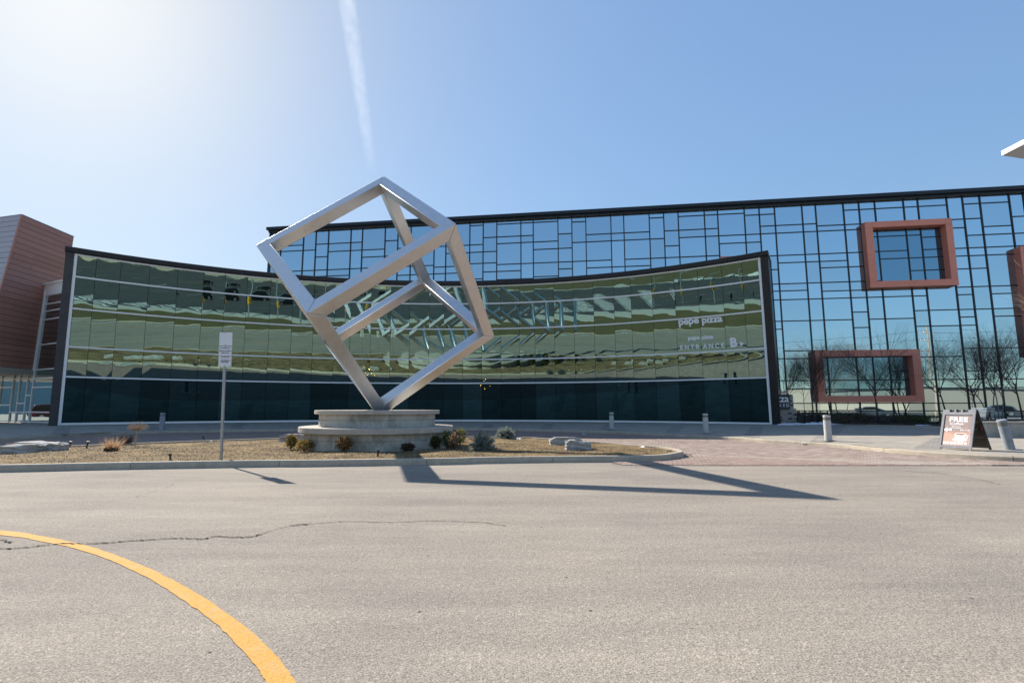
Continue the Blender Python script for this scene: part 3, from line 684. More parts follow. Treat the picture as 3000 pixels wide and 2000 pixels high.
for k in range(nb):
    z0 = zbot+(ztop-zbot)*k/nb; z1 = zbot+(ztop-zbot)*(k+1)/nb; g = .012
    far0, far1 = on_edge(eF, z0+g), on_edge(eF, z1-g); n0, n1 = nearpt(z0+g), nearpt(z1-g)
    cuts = [0]+sorted(random.sample([.22,.35,.5,.64,.8], random.choice([0,1,1])))+[1]
    for c0, c1 in zip(cuts[:-1], cuts[1:]):
        e = .0012; V = [n0.lerp(far0, c0+e), n0.lerp(far0, c1-e), n1.lerp(far1, c1-e), n1.lerp(far1, c0+e)]
        MB().prism([p+An*.0 for p in V], An*.03).build('cladding_board', M_BOARD, tw)
    m0, m1 = n0+B1*14, n1+B1*14; Bn = B1.cross(Es).normalized()
    if Bn.dot(CAM-n0) < 0: Bn = -Bn
    o0, o1 = n0+B1*.06, n1+B1*.06
    MB().prism([o0, o1, m1, m0], Bn*.03).build('cladding_board', M_BOARDL, tw)
# core of the tower behind the boards
nz0, nz1 = nearpt(zbot), nearpt(ztop); fz0, fz1 = on_edge(eF, zbot), on_edge(eF, ztop); lz0, lz1 = nz0+B1*14, nz1+B1*14
inn = -(An+Bn).normalized()*.03
V = [p+inn for p in (nz0, fz0, fz0+B1*14, lz0, nz1, fz1, fz1+B1*14, lz1)]
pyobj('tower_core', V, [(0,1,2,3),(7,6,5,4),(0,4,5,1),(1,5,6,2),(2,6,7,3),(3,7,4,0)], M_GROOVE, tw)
c0 = nearpt(ztop); MB().bar(nearpt(zbot)+(An+Bn)*.02, c0+(An+Bn)*.02, .09, .09).build('corner_trim', M_BOARD, tw)
# capping
for a, b in ((nz1, fz1), (nz1, lz1)): MB().bar(a+Vector((0,0,.02)), b+Vector((0,0,.02)), .1, .05).build('parapet_cap', mat('lilac_cap', (.3,.27,.36), .4), tw)
# soffit fascia
MB().bar(nearpt(zbot-.18)+An*.02, on_edge(eF, zbot-.18)+An*.02, .10, .34).build('soffit_fascia', M_CREAM, tw)
pyobj('soffit', [p+Vector((0,0,-.3)) for p in (nz0, fz0, fz0+B1*14, lz0)], [(0,1,2,3)], M_CREAM, tw)
# storefront: measured grid on the entrance wall
def c_bar(xa, ya, xb, yb_, w=.075, dep=.1, nm='mullion'): return MB().bar(cpt(xa, ya), cpt(xb, yb_), w, dep, CN).build(nm, M_WHITE, tw)
cu_ = lambda P: (P-CP0).dot(CD)
def cq(u, z, off=0.): p = CP0+CD*u+CN*off; return Vector((p.x, p.y, z))
zc0 = .36; xsv = [175,154,85.5,69,46,27,-8,-60]; us = [cu_(cpt(x, 1235)) for x in xsv]
ztr = [cpt(x, y).z for x, y in ((120,1207.5),(120,1133),(120,1108),(120,1083))]
ztopC = cpt(160, 851).z; zfull = cpt(160, 830).z
rows = {0: [1205,1180,1134,1107,1064,1032,1006,981,943,907,880], 1: [1207,1134,1108,1082,1010,939,915,895], 2: [1207,1158,1111], 3: [1207,1181,1111], 4: [1207,1111], 5:[1186,1135,1112], 6:[1186,1135,1112]}
zlim = [zfull-.75, zfull-.75] + [zbot-.12]*6
for i in range(len(us)-1):
    xc = (xsv[i]+xsv[i+1])/2; zz = [zc0+.06]+sorted(cpt(xc, y).z for y in rows.get(i, [1207]))+[zlim[i]]
    zz = [z for z in zz if z <= zlim[i]]
    for z0, z1 in zip(zz[:-1], zz[1:]):
        pane('glass_pane', [cq(us[i], z0), cq(us[i+1], z0), cq(us[i+1], z1), cq(us[i], z1)], M_STORE, tw, .03, .002, .001, 1)
    for z in zz: MB().box(cq((us[i]+us[i+1])/2, z), (abs(us[i+1]-us[i])/2-.036, .05, .035), (CD, CN, Vector((0,0,1)))).build('transom', M_WHITE, tw)
for k, u in enumerate(us):
    zt_ = zlim[max(0, min(k, 6)-1)] if k > 1 else zlim[0]
    MB().box(cq(u, (zc0+zt_)/2, .004), (.036, .06, (zt_-zc0)/2), (CD, CN, Vector((0,0,1)))).build('mullion', M_WHITE, tw)
ul = cu_(cpt(133, 843)); MB().box(cq((us[0]-1.2+ul)/2, zfull-.40, .01), (abs(us[0]-1.2-ul)/2+.1, .07, .36), (CD, CN, Vector((0,0,1)))).build('fascia', M_WHITE, tw)
MB().box(cq((us[0]-1.2+ul)/2, zfull, .05), (abs(us[0]-1.2-ul)/2+.2, .17, .05), (CD, CN, Vector((0,0,1)))).build('fascia_cap', M_WHITE, tw)
jt = MB().bar(cpt(134, 850, .05), cpt(99, 1085, .05), .12, .12, CN).build('raked_jamb', M_WHITE, tw)
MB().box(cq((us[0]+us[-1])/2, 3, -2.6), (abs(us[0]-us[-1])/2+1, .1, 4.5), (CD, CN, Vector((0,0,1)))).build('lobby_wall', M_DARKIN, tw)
keep(tw)

# ------------------------------------------------------------------ CUBE SCULPTURE and pedestal
cs = thing('cube_sculpture', 'hollow brushed steel cube frame balanced on one corner on a round concrete pedestal', 'sculpture', PC)
Rm = np.array([[0.7768400836834046,-0.5947268435572923,-0.20692864938166547],[0.2245178026296614,0.5686166751513868,-0.7913702250158925],[0.5883121966140841,0.5683089461654953,0.5752509895888539]])
S, WB = 4.809, .38; ctr = Vector((-4.4026, 17.0088, 5.1479)); AXC = [Vector(-Rm[:,i]) for i in range(3)]
def cpos(t): return ctr+AXC[0]*(t[0]-S/2)+AXC[1]*(t[1]-S/2)+AXC[2]*(t[2]-S/2)
for ax in range(3):
    j, k = (ax+1)%3, (ax+2)%3
    for bj in (0,1):
        for bk in (0,1):
            V = []
            cs_ = [(0,0),(WB,0),(WB,WB),(0,WB)]
            for e in (0,1):
                for (p, q) in cs_:
                    t = [0,0,0]; t[j] = p if not bj else S-p; t[k] = q if not bk else S-q; m_ = max(p, q); t[ax] = m_ if e == 0 else S-m_; V.append(cpos(t))
            F = [(0,1,2),(0,2,3),(4,6,5),(4,7,6)]+[(i,4+i,4+(i+1)%4,(i+1)%4) for i in range(4)]
            if (bj+bk) % 2: F = [tuple(reversed(f)) for f in F]
            o = pyobj('steel_bar', V, F, M_STEEL, cs)
            bmx = bmesh.new(); bmx.from_mesh(o.data); bmesh.ops.recalc_face_normals(bmx, faces=bmx.faces[:]); bmx.to_mesh(o.data); bmx.free()
            b = o.modifiers.new('bevel', 'BEVEL'); b.width = .022; b.segments = 3; b.limit_method = 'ANGLE'; b.angle_limit = R(60)
            o.data.polygons.foreach_set('use_smooth', [True]*len(o.data.polygons)); b.harden_normals = True
keep(cs)
pd = thing('pedestal', 'two tier round concrete pedestal with overhanging caps under the steel cube', 'pedestal', PC)
RL, RU = 2.40, 1.97
def ring(name, r, z0, z1, m, bev=.015, n=72): return MB().lathe(PC, [(r, z0), (r, z1)], n).build(name, m, pd, False, bev)
def drum(name, prof, m): 
    o = MB().lathe(PC, prof, 72).build(name, m, pd); return o
drum('lower_drum', [(RL-.15,-.1),(RL-.15,.34),(RL-.17,.35),(RL-.17,.37),(RL-.15,.38),(RL-.15,.565)], M_PED)
ring('lower_cap', RL+.02, .567, .735, M_PEDCAP)
drum('upper_drum', [(RU-.14,.736),(RU-.14,.93),(RU-.16,.94),(RU-.16,.955),(RU-.14,.965),(RU-.14,1.12)], M_PED)
ring('upper_cap', RU, 1.122, 1.245, M_PEDCAP)
keep(pd)

# ------------------------------------------------------------------ PARKING SIGN
sb = gp(648, 1345, .11); sg = thing('parking_sign', 'white parking notice on a tall perforated steel post in the mulch', 'sign', sb)
yS = sb.y; post_x = lambda z: sb.x+.012*(z-.1)
def spt(px, py): return aty(px, py, yS)
tp = spt(662, 976)
MB().bar(sb-Vector((0,0,.1)), Vector((tp.x, yS, tp.z-.02)), .05, .05, Vector((0,1,0))).build('post', M_GALV, sg)
mb = MB()
for k in range(62):
    t = .02+k*.0157; p = sb.lerp(Vector((tp.x, yS, tp.z)), t)
    if t < .98: mb.box(p+Vector((0,-.0262,0)), (.007,.0006,.008))
mb.build('punched_holes', M_INK, sg)
def plate(xl, yt, xr, yb_, skew, name):
    a, b, c, d_ = spt(xl, yb_), spt(xr, yb_), spt(xr+skew, yt), spt(xl+skew, yt)
    o = MB().prism([p+Vector((0,-.030,0)) for p in (a, b, c, d_)], Vector((0,-.003,0))).build(name, M_PLATE, sg); return a, b, c, d_
plate(644.5, 974, 682, 1012.5, 1, 'blank_plate')
a, b, c, d_ = plate(641, 1014.5, 679.5, 1074, 2.5, 'notice_plate')
def on_plate(u, v): return (a.lerp(b, u)).lerp(d_.lerp(c, u), v)+Vector((0,-.034,0))
for body, v, u0, u1, m_ in (('PRIVATE PROPERTY', .875, .12, .9, M_INKG), ('TENANT & VISITOR', .735, .07, .93, M_INK), ('PARKING ONLY', .64, .2, .8, M_INK),
                           ('UNAUTHORIZED VEHICLES', .50, .14, .9, M_INKG), ('WILL BE TAGGED', .44, .22, .8, M_INKG), ('AND TOWED AWAY', .32, .2, .8, M_INKG), ('AT THE OWNERS EXPENSE', .255, .12, .88, M_INKG), ('AND RISK', .19, .22, .78, M_INKG)):
    put_text('lettering', body, on_plate(u0, v), on_plate(u1, v), m_, sg, (0,0,1), 1.2, .015, off=0.001)
mb = MB()
for P0, P1 in ((on_plate(.04,.02), on_plate(.96,.02)), (on_plate(.04,.98), on_plate(.96,.98)), (on_plate(.04,.02), on_plate(.04,.98)), (on_plate(.96,.02), on_plate(.96,.98))): mb.bar(P0, P1, .003, .001, Vector((0,1,0)))
mb.build('border_line', M_INKG, sg)
mb = MB()
for px, py in ((664,976.5),(662.5,1010.5),(662,1018),(659.5,1069.5)): mb.tube([spt(px, py)+Vector((0,-.033,0)), spt(px, py)+Vector((0,-.042,0))], .009, 8)
mb.build('bolt', M_INKG, sg); keep(sg)

# ------------------------------------------------------------------ BOLLARDS
def bollard(px, py, top, label, tilt=(0,0), m=M_BOLL, zf=None, rad=None):
    g = gp(px, py, .10); z = zwalk(g.x, g.y) if zf is None else zf; g = gp(px, py, z); h = (py-top)/FPX*g.y*1.01; r = rad or .118
    t = thing('bollard', label, 'bollard', g, 'metal bollards along the sidewalk')
    MB().lathe((0,0,0), [(r, 0), (r, h*.80)], 24).build('shaft', m, t, True); 
    MB().lathe((0,0,0), [(r-.006, h*.80), (r-.006, h*.92)], 24).build('reflective_band', M_BAND_G, t, True)
    MB().lathe((0,0,0), [(r, h*.92), (r, h-.012), (r-.012, h)], 24).build('cap', m, t, True)
    MB().box((0,0,.006), (.19,.19,.006)).build('base_plate', M_GALV, t)
    for o in t.children:
        if o.name.split('.')[0] != 'base_plate':
            e = o.modifiers.new('split', 'EDGE_SPLIT'); e.split_angle = R(40)
    t.rotation_euler = (tilt[0], tilt[1], 0); return t
bollard(473.5, 1258.5, 1210.5, 'grey bollard standing alone in front of the left end of the curved glass', m=M_BOLLB)
bollard(1792, 1254, 1209, 'grey bollard at the kerb, leftmost of the pair right of the cube')
bollard(2068.5, 1266.5, 1213, 'grey bollard beneath the white pizza lettering on the curved glass')
bollard(2427, 1289.5, 1218.5, 'pale bollard on the sunlit sidewalk in front of the wide red frame')
bollard(2960, 1319, 1231, 'knocked askew blue-grey bollard with a white sticker beside the sandwich board', (0, -.17), M_BOLLB, .135)

# ------------------------------------------------------------------ SANDWICH BOARD
zs = .142; BLp, BRp = gp(2750, 1314.5, zs), gp(2847, 1320.5, zs); RRp = gp(2907, 1318.5, zs)
dep_ = Vector((RRp.x-BRp.x, .45, 0)); dep_ = RRp-BRp; RLp = BLp+dep_
sw = thing('sandwich_board', 'folding sandwich board advertising free coffee near the kerb', 'sign', (BLp+RRp)/2)
UP = Vector((0,0,1)); hs = 1.115
def leaf_pts(b0, b1, s):       # one leaf: bottom corners, top ridge
    top0, top1 = (BLp+RLp)/2+UP*hs, (BRp+RRp)/2+UP*hs; return b0, b1, top0+s, top1+s
Uw = (BRp-BLp).normalized(); fdir = dep_.normalized()
t0, t1 = (BLp+RLp)/2+UP*hs-fdir*.03, (BRp+RRp)/2+UP*hs-fdir*.03
Vf = (t0-BLp); Vn = Uw.cross(Vf.normalized())
if Vn.dot(CAM-BLp) < 0: Vn = -Vn
def lp(u, v, off=0.): return BLp.lerp(BRp, u).lerp(t0.lerp(t1, u), v)+Vn*off
def lbox(u0, u1, v0, v1, th, nm, m_, off=0.): 
    return MB().prism([lp(u0,v0,off), lp(u1,v0,off), lp(u1,v1,off), lp(u0,v1,off)], Vn*th).build(nm, m_, sw)
def frame_leaf(P, th, m_, nm):
    mb = MB()
    for (u0,u1,v0,v1) in ((0,.075,0,1),(.925,1,0,1),(.075,.925,.045,.10),(.075,.925,.865,.935),(.075,.21,.935,1),(.36,.41,.935,1),(.56,.61,.935,1),(.78,.925,.935,1)):
        mb.prism([P(u0,v0), P(u1,v0), P(u1,v1), P(u0,v1)], Vn*th)
    return mb.build(nm, m_, sw)
frame_leaf(lambda u, v: lp(u, v), .035, M_PLASTIC, 'front_frame')
lbox(.076, .924, .101, .864, .008, 'front_backing', M_PLASTICD, .006)
M_POST = mat('coffee_poster', (.3,.2,.17), .45)
_tc = N(M_POST, 'ShaderNodeTexCoord'); _sx = N(M_POST, 'ShaderNodeSeparateXYZ'); L(M_POST, _tc.outputs['Generated'], _sx.inputs[0])
_cr = ramp(M_POST, _sx.outputs['Z'], [(0,(.45,.29,.23)),(.12,(.58,.38,.29)),(.36,(.55,.31,.22)),(.52,(.28,.20,.19)),(1,(.24,.20,.195))])
_nn = noise(M_POST, coords(M_POST), 6, 4); base(M_POST, mix(M_POST, .25, _cr, ramp(M_POST, _nn, [(.3,(.2,.12,.1)),(.7,(.7,.5,.42))])))
lbox(.085, .915, .105, .858, .002, 'poster', M_POST, .016)
def ptx(body, u0, u1, v, hs_=1., bold=.02, m_=M_LETTER): put_text('lettering', body, lp(u0, v, .02), lp(u1, v, .02), m_, sw, Vf, hs_, bold, off=.001)
ptx('FREE', .24, .80, .70, .86, .025); ptx('Coffee', .27, .68, .622, .74, .015); ptx('for you', .335, .60, .567, .8, .01)
ptx('with breakfast', .27, .68, .525, .9, .01); ptx('6am-11am', .60, .90, .475, 1., .02)
P2 = lambda pts: [lp(u, v, .021) for u, v in pts]
MB().prism(P2([(.09,.495),(.215,.55),(.215,.518),(.35,.518),(.35,.472),(.215,.472),(.215,.44)]), Vn*.002).build('arrow_mark', M_LETTER, sw)
def ell(cu_0, cv, ru, rv, n=20): return [(cu_0+ru*math.cos(2*math.pi*k/n), cv+rv*math.sin(2*math.pi*k/n)) for k in range(n)]
MB().prism(P2(ell(.62,.255,.24,.055)), Vn*.001).build('saucer_print', mat('print_grey', (.62,.58,.57), .5), sw)
P3 = lambda pts, o_: [lp(u, v, o_) for u, v in pts]
MB().prism(P3([(.45,.385),(.79,.385),(.77,.30),(.70,.245),(.54,.245),(.47,.30)], .0225), Vn*.001).build('cup_print', M_LETTER, sw)
MB().prism(P3([(.79,.37),(.87,.36),(.86,.30),(.77,.28),(.77,.30),(.83,.315),(.84,.345),(.79,.35)], .0225), Vn*.001).build('handle_print', M_LETTER, sw)
MB().prism(P3(ell(.62,.387,.17,.034), .024), Vn*.001).build('cup_rim_print', M_LETTER, sw)
MB().prism(P3(ell(.62,.386,.145,.024), .0255), Vn*.001).build('coffee_print', mat('print_brown', (.34,.16,.09), .5), sw)
for k in range(7):
    u = .13+k*.105; MB().prism(P3([(u,.135),(u+.082,.135),(u+.082,.19),(u,.19)], .021), Vn*.002).build('icon_square', M_LETTER, sw)
# rear leaf
s0, s1 = (BLp+RLp)/2+UP*hs+fdir*.03, (BRp+RRp)/2+UP*hs+fdir*.03
def rp(u, v): return RLp.lerp(RRp, u).lerp(s0.lerp(s1, u), v)
frame_leaf(rp, .035, M_PLASTICD, 'rear_frame')
MB().prism([rp(.076,.101), rp(.924,.101), rp(.924,.864), rp(.076,.864)], Vn*.012).build('rear_panel', M_PLASTICD, sw)
for v in (.3, .5, .68): MB().bar(rp(.1, v)+Vn*.02, rp(.9, v)+Vn*.02, .02, .02).build('rib', M_PLASTICD, sw)
MB().box(rp(.93,.52)+Vn*.04, (.006,.018,.02)).build('red_sticker', mat('red_tag', (.6,.03,.02), .5), sw)
keep(sw)

# ------------------------------------------------------------------ PLANTS
def leafball(n, rx, rz, size, cols, cz=None, shape=1.):
    V = []; F = []; C = []
    for _ in range(n):
        a = random.uniform(0, 6.283); u = random.uniform(-1, 1); r = random.uniform(.45, 1)**.5*shape
        s = math.sqrt(max(0, 1-u*u)); lump = 1+.22*math.sin(a*3+u*5)+.15*math.sin(a*5-u*7)
        p = Vector((rx*r*s*math.cos(a)*lump, rx*r*s*math.sin(a)*lump, (cz if cz is not None else rz)+rz*r*u*lump))
        d = Vector((random.gauss(0,1), random.gauss(0,1), random.gauss(.4,1))).normalized(); e = d.orthogonal().normalized()
        l = size*random.uniform(.6, 1.3); k = len(V)
        V += [p, p+d*l*.5+e*l*.28, p+d*l, p+d*l*.5-e*l*.28]; F.append((k,k+1,k+2,k+3)); c = np.array(cols[random.randrange(len(cols))]); C.append(c*random.uniform(.7,1.25))
    return V, F, C
def stems(n, spread, h, r, base_r=.02):
    mb = MB()
    for k in range(n):
        a = random.uniform(0, 6.283); q = random.uniform(.2, 1)
        mb.tube([(base_r*math.cos(a), base_r*math.sin(a), -.03), (spread*q*.5*math.cos(a), spread*q*.5*math.sin(a), h*.5), (spread*q*math.cos(a), spread*q*math.sin(a), h*random.uniform(.8,1))], [r, r*.7, r*.3], 4, False)
    return mb
GREENS = [(.05,.085,.018),(.10,.145,.03),(.19,.22,.05)]; RUST = [(.26,.11,.04),(.34,.18,.055),(.2,.1,.04)]
def boxwood(px, py, wpx, hpx, cols, label):
    g = gp(px, py, .09); g.z = zbed(g.x, g.y); k = g.y/FPX; rx = wpx*k/2; h = hpx*k
    t = thing('boxwood_shrub', label, 'shrub', g, 'small evergreen shrubs round the pedestal')
    stems(9, rx*.8, h*.8, .006).build('stem', M_TRUNK, t); V, F, C = leafball(1300, rx*1.08, h*.46, .042, cols, h*.56); tinted('foliage', V, F, C, t, M_LEAF)
    return t
boxwood(853, 1314, 27, 40, GREENS+RUST, 'green and rust boxwood, leftmost shrub beside the pedestal')
boxwood(893, 1320, 45, 34, RUST+GREENS[1:], 'orange tinged boxwood just right of the leftmost shrub by the pedestal')
boxwood(1007, 1325.5, 40, 41, RUST+[(.30,.19,.08),(.1,.09,.03)], 'rust brown boxwood standing in front of the left half of the pedestal')
boxwood(1195, 1322, 34, 21, [(.10,.055,.035),(.05,.05,.02),(.15,.08,.05)], 'short dark brown sparse shrub in front of the right half of the pedestal')
boxwood(1275, 1319, 28, 38, [(.03,.04,.012),(.055,.06,.018),(.1,.085,.03)], 'slim dark green shrub at the right foot of the pedestal')
boxwood(1311, 1312, 30, 50, GREENS, 'tall bright green boxwood at the right side of the pedestal')
boxwood(1330, 1318, 26, 44, [(.34,.23,.15),(.28,.17,.10),(.2,.13,.07)], 'dried tan shrub between the two green boxwoods right of the pedestal')
boxwood(1347, 1303, 38, 46, GREENS+RUST[:1], 'bushy green and red boxwood left of the two blue spruces')
def spruce(px, py, wpx, hpx, label):
    g = gp(px, py, .09); g.z = zbed(g.x, g.y); k = g.y/FPX; rx = wpx*k/2; h = hpx*k
    t = thing('dwarf_spruce', label, 'shrub', g, 'round blue spruces in the mulch'); mb = MB(); V = []; F = []; C = []
    for q in range(230):
        a = random.uniform(0, 6.283); el = math.asin(random.uniform(-.12, 1)); d = Vector((math.cos(a)*math.cos(el)*rx, math.sin(a)*math.cos(el)*rx, math.sin(el)*h*.95+.03))*random.uniform(.72,1.08)
        p0 = d*.25+Vector((0,0,.04)); mb.tube([p0, d], [.006,.003], 3, False); dn = (d-p0)
        for m_ in range(46):
            s = random.uniform(.25, 1.02); p = p0+dn*s; nd = (dn.normalized()*.7+Vector((random.gauss(0,1), random.gauss(0,1), random.gauss(0,1))).normalized()).normalized(); e = nd.orthogonal().normalized(); l = random.uniform(.03,.055); kk = len(V)
            V += [p-e*.008, p+e*.008, p+nd*l*1.1]; F.append((kk,kk+1,kk+2)); c = np.array([(.24,.29,.26),(.15,.20,.165),(.34,.39,.36),(.42,.43,.35)][random.randrange(4)]); C.append(c*random.uniform(.8,1.2))
    mb.build('branch', M_TWIG, t); tinted('needles', V, F, C, t, M_LEAF); return t
spruce(1415, 1316, 84, 52, 'larger blue spruce, the one nearer the kerb')
spruce(1481, 1283, 58, 33, 'smaller blue spruce behind, near the brick lane')
# dry grass clump, clipped dead topiary, purple-grey twig bush at the left
g = gp(325, 1322, .1); t = thing('dry_grass_clump', 'tuft of dry orange stalks in the mulch on the left', 'plant', g); V = []; F = []; C = []
for q in range(160):
    a = random.uniform(0, 6.283); r = random.uniform(.1, .5); hh = random.uniform(.2, .48); b = Vector((random.gauss(0,.07), random.gauss(0,.05), 0)); tip = b+Vector((math.cos(a)*r*.8+.08, math.sin(a)*r*.5, hh)); e = Vector((.005,.003,0)); k = len(V)
    V += [b-e, b+e, tip]; F.append((k,k+1,k+2)); C.append(np.array([(.42,.24,.12),(.5,.34,.2),(.33,.16,.08),(.55,.42,.28)][random.randrange(4)]))
tinted('stalk', V, F, C, t, M_LEAF); V, F, C = leafball(300, .17, .06, .05, [(.03,.022,.02),(.06,.04,.03)], .05); tinted('dead_crown', V, F, C, t)
g = gp(395, 1307, .1); t = thing('topiary_shrub', 'little leafless mushroom shaped shrub on a thin pale stem', 'shrub', g); k = g.y/FPX
stm = [(0,0,-.05),(.01,0,.2),(.03,0,.52)]; MB().tube(stm, [.016,.013,.012], 6).build('stem', M_TWIGL, t); mb = MB()
for q in range(230):
    a = random.uniform(0, 6.283); rr = math.sqrt(random.random())*.31; z = .56+random.uniform(-.02,.24)*math.sqrt(max(0,1-(rr/.33)**2)); p = Vector((.03+rr*math.cos(a), rr*math.sin(a), z))
    mid = Vector((.03,0,.5)).lerp(p, .6)+Vector((random.gauss(0,.02), random.gauss(0,.02), -.02)); mb.tube([(.03,0,.5), mid, p, p+Vector((random.gauss(0,.03), random.gauss(0,.03), random.uniform(0,.06)))], [.004,.003,.0025,.001], 3, False)
mb.build('twigs', M_TWIGL, t)
g = gp(372, 1302, .1); t = thing('twig_bush', 'low dark purple twig bush behind the dry grass tuft', 'shrub', g); mb = MB()
for q in range(240):
    a = random.uniform(0, 6.283); r = random.uniform(.1,.36); hh = random.uniform(.12,.36); p = Vector((r*math.cos(a), r*math.sin(a)*.6, hh)); mb.tube([(random.gauss(0,.05),random.gauss(0,.05),0), p*.6+Vector((0,0,.03)), p], [.005,.004,.002], 3, False)
mb.build('twigs', noisy('purple_twig', (.09,.075,.09), (.16,.13,.15), 20), t)

# rocks
def rock(name, px0, px1, py_base, py_top, depth, label, seed):
    random.seed(seed); z0 = .08; a = gp(px0, py_base, z0); b = gp(px1, py_base, z0); h = (py_base-py_top)/FPX*a.y*1.3; L_ = (b-a).length
    bm = bmesh.new(); bmesh.ops.create_cube(bm, size=1); bmesh.ops.subdivide_edges(bm, edges=bm.edges[:], cuts=4, use_grid_fill=True)
    for v in bm.verts:
        c = v.co.copy(); n1 = math.sin(c.x*9+seed)*math.cos(c.y*7+seed)*.05+math.sin(c.z*13+c.x*5+seed)*.04+random.uniform(-.03,.03)
        e = 1-.18*abs(c.x*2)**6*random.uniform(.4,1)
        v.co = Vector((c.x*L_*(1+n1), c.y*depth*e*(1+n1*2), (c.z+.5)*h*e*(1+n1*(2 if c.z > 0 else 0))))
    me = bpy.data.meshes.new(name); bm.to_mesh(me); bm.free(); me.materials.append(M_ROCK); o = link(name, me)
    m_ = (a+b)/2; o.location = m_+Vector((0, depth*.4, -.03)); o.rotation_euler.z = math.atan2((b-a).y, (b-a).x)
    tag(o, label, 'rock', 'limestone slabs in the mulch'); random.seed(seed*31+5); return o
rock('rock_slab', 1658, 1731, 1318, 1297, .35, 'short squared limestone slab, the nearer of the two on the right', 3)
rock('rock_slab', 1612, 1705, 1307, 1287, .4, 'longer jagged limestone slab behind the squared one on the right', 8)
rock('rock_slab', -12, 108, 1328, 1307, .45, 'long low limestone slab in front at the far left edge', 5)
rock('rock_slab', 92, 166, 1325, 1304, .45, 'rounded limestone slab right of the longest one at the left edge', 12)
rock('rock_slab', 16, 165, 1311, 1298, .5, 'flat limestone slab lying behind the other two at the left edge', 21)
rock('rock_slab', 818, 900, 1294, 1277, .4, 'low limestone block peeking out left behind the pedestal', 33)
random.seed(99)
# stake lights
def stake(px, py, top, label, lean=.15):
    g = gp(px, py, .1); k = g.y/FPX; h = (py-top)*k; t = thing('stake_light', label, 'garden light', g, 'black stake lights in the mulch')
    MB().tube([(0,0,-.08), (lean*h,0,h*.75)], .022, 8).build('stem', M_PLASTICD, t); MB().tube([(lean*h*.98,0,h*.75), (lean*h*1.2,0,h)], [.03,.04], 10).build('lamp_head', M_PLASTICD, t); return t
stake(202, 1309, 1293, 'black stake light by the rocks, leftmost of the pair at the back'); stake(253, 1311, 1293, 'black stake light by the lane, right one of the pair at the back')
stake(602, 1287, 1279, 'black stake light leaning sharply left near the brick lane', -.9); stake(500, 1350, 1329, 'black stake light at the front kerb left of the parking sign', -.12)
stake(1105, 1339, 1318, 'black stake light at the front kerb before the pedestal', .12)
# litter
def scrap(px, py, w, label, z):
    g = gp(px, py, z); s = w*g.y/FPX/2; V = []; F = []
    for j in range(4):
        for i in range(4): V.append((s*(i/1.5-1)*random.uniform(.7,1.1), s*.7*(j/1.5-1)*random.uniform(.7,1.1), random.uniform(0,.5)*s+.01))
    for j in range(3):
        for i in range(3): a = j*4+i; F.append((a,a+1,a+5,a+4))
    o = pyobj('paper_scrap', V, F, M_PAPER); o.location = g; o.rotation_euler.z = random.uniform(0,3); tag(o, label, 'litter', 'scraps of paper litter')
scrap(2358, 1303, 22, 'crumpled pale paper lying against the kerb on the sunlit bricks', .01); scrap(1712, 1274, 16, 'flat white scrap on the shaded lane right of the smaller spruce', .01)
scrap(727, 1262, 20, 'white scrap in the lane gutter right of the parking sign', .01); scrap(1545, 1258, 9, 'tiny white cup lying at the foot of the sidewalk kerb behind the island', .01)
scrap(1880, 1311, 16, 'white scrap in the mulch near the pointed end of the island', .11); scrap(1520, 1287, 18, 'white lump in the mulch behind the larger spruce', .11)
scrap(620, 1293, 10, 'small white scrap on the mulch beside the leaning stake light', .11)

# ------------------------------------------------------------------ SHRUB BED by the blue building
kb = [gp(x, y, .28) for x, y in [(2395,1237),(2434,1242),(2472,1245),(2560,1249),(2660,1253),(2755,1255.5),(2800,1256)]]
for p in kb: p.z = .27
kbl = smooth_line(kb, 4); kerb_row('bed_kerb', kbl, .16, .12, 1)
backp = [fpt(fu(kbl[-1])+3.2, .4, .12), fpt(fu(kbl[0])-1.6, .4, .12)]
V = [(p.x, p.y+.12, .385) for p in kbl]+[(backp[0].x, backp[0].y, .42), (backp[1].x, backp[1].y, .42)]
struct(pyobj('shrub_bed', V, [tuple(range(len(V)))], M_DARKBED))
def tloc(px, off, z=.4): d = ray(px, 1205); P = onp(px, 1205, PF+FN*off, FN); return (P.x, P.y, z)
def lowshrub(px, py, w, h, cols, label, n=1500, size=.06, nm='juniper_shrub'):
    g = Vector(tloc(px, (py-1204)*.125, .41)); k = g.y/FPX; h = h*1.5; t = thing(nm, label, 'shrub', g, 'low shrubs in the bed by the blue glass')
    stems(12, w*k*.4, h*k*.7, .008, .1).build('stem', M_TWIG, t); V, F, C = leafball(n, w*k/2, h*k*.42, size, cols, h*k*.4); 
    V = [Vector((v.x, v.y*.6, max(v.z, 0))) for v in V]; tinted('foliage', V, F, C, t, M_LEAF); return t
JUN = [(.03,.06,.02),(.05,.09,.03),(.075,.115,.04)]; BRN = [(.09,.06,.04),(.14,.095,.06),(.06,.04,.03),(.2,.145,.1)]
lowshrub(2470, 1232, 60, 22, BRN, 'brown leafless shrub just right of the snow patch'); lowshrub(2530, 1234, 70, 26, BRN, 'brown dried shrub left of the young tree in front of the wide frame'); lowshrub(2592, 1238, 70, 24, [(.07,.055,.05),(.1,.08,.075),(.04,.03,.028)], 'grey brown shrub at the foot of the young tree')
lowshrub(2672, 1240, 86, 24, JUN, 'dark green juniper under the right end of the wide frame'); lowshrub(2735, 1240, 80, 25, JUN, 'dark green juniper closest to the sandwich board'); lowshrub(2640, 1222, 60, 18, BRN, 'dark brown shrub behind the junipers near the glass')
lowshrub(2690, 1208, 60, 16, [(.10,.12,.02),(.16,.17,.04),(.07,.09,.02)], 'yellow green arching grass behind the junipers', 900, .1, 'ornamental_grass')
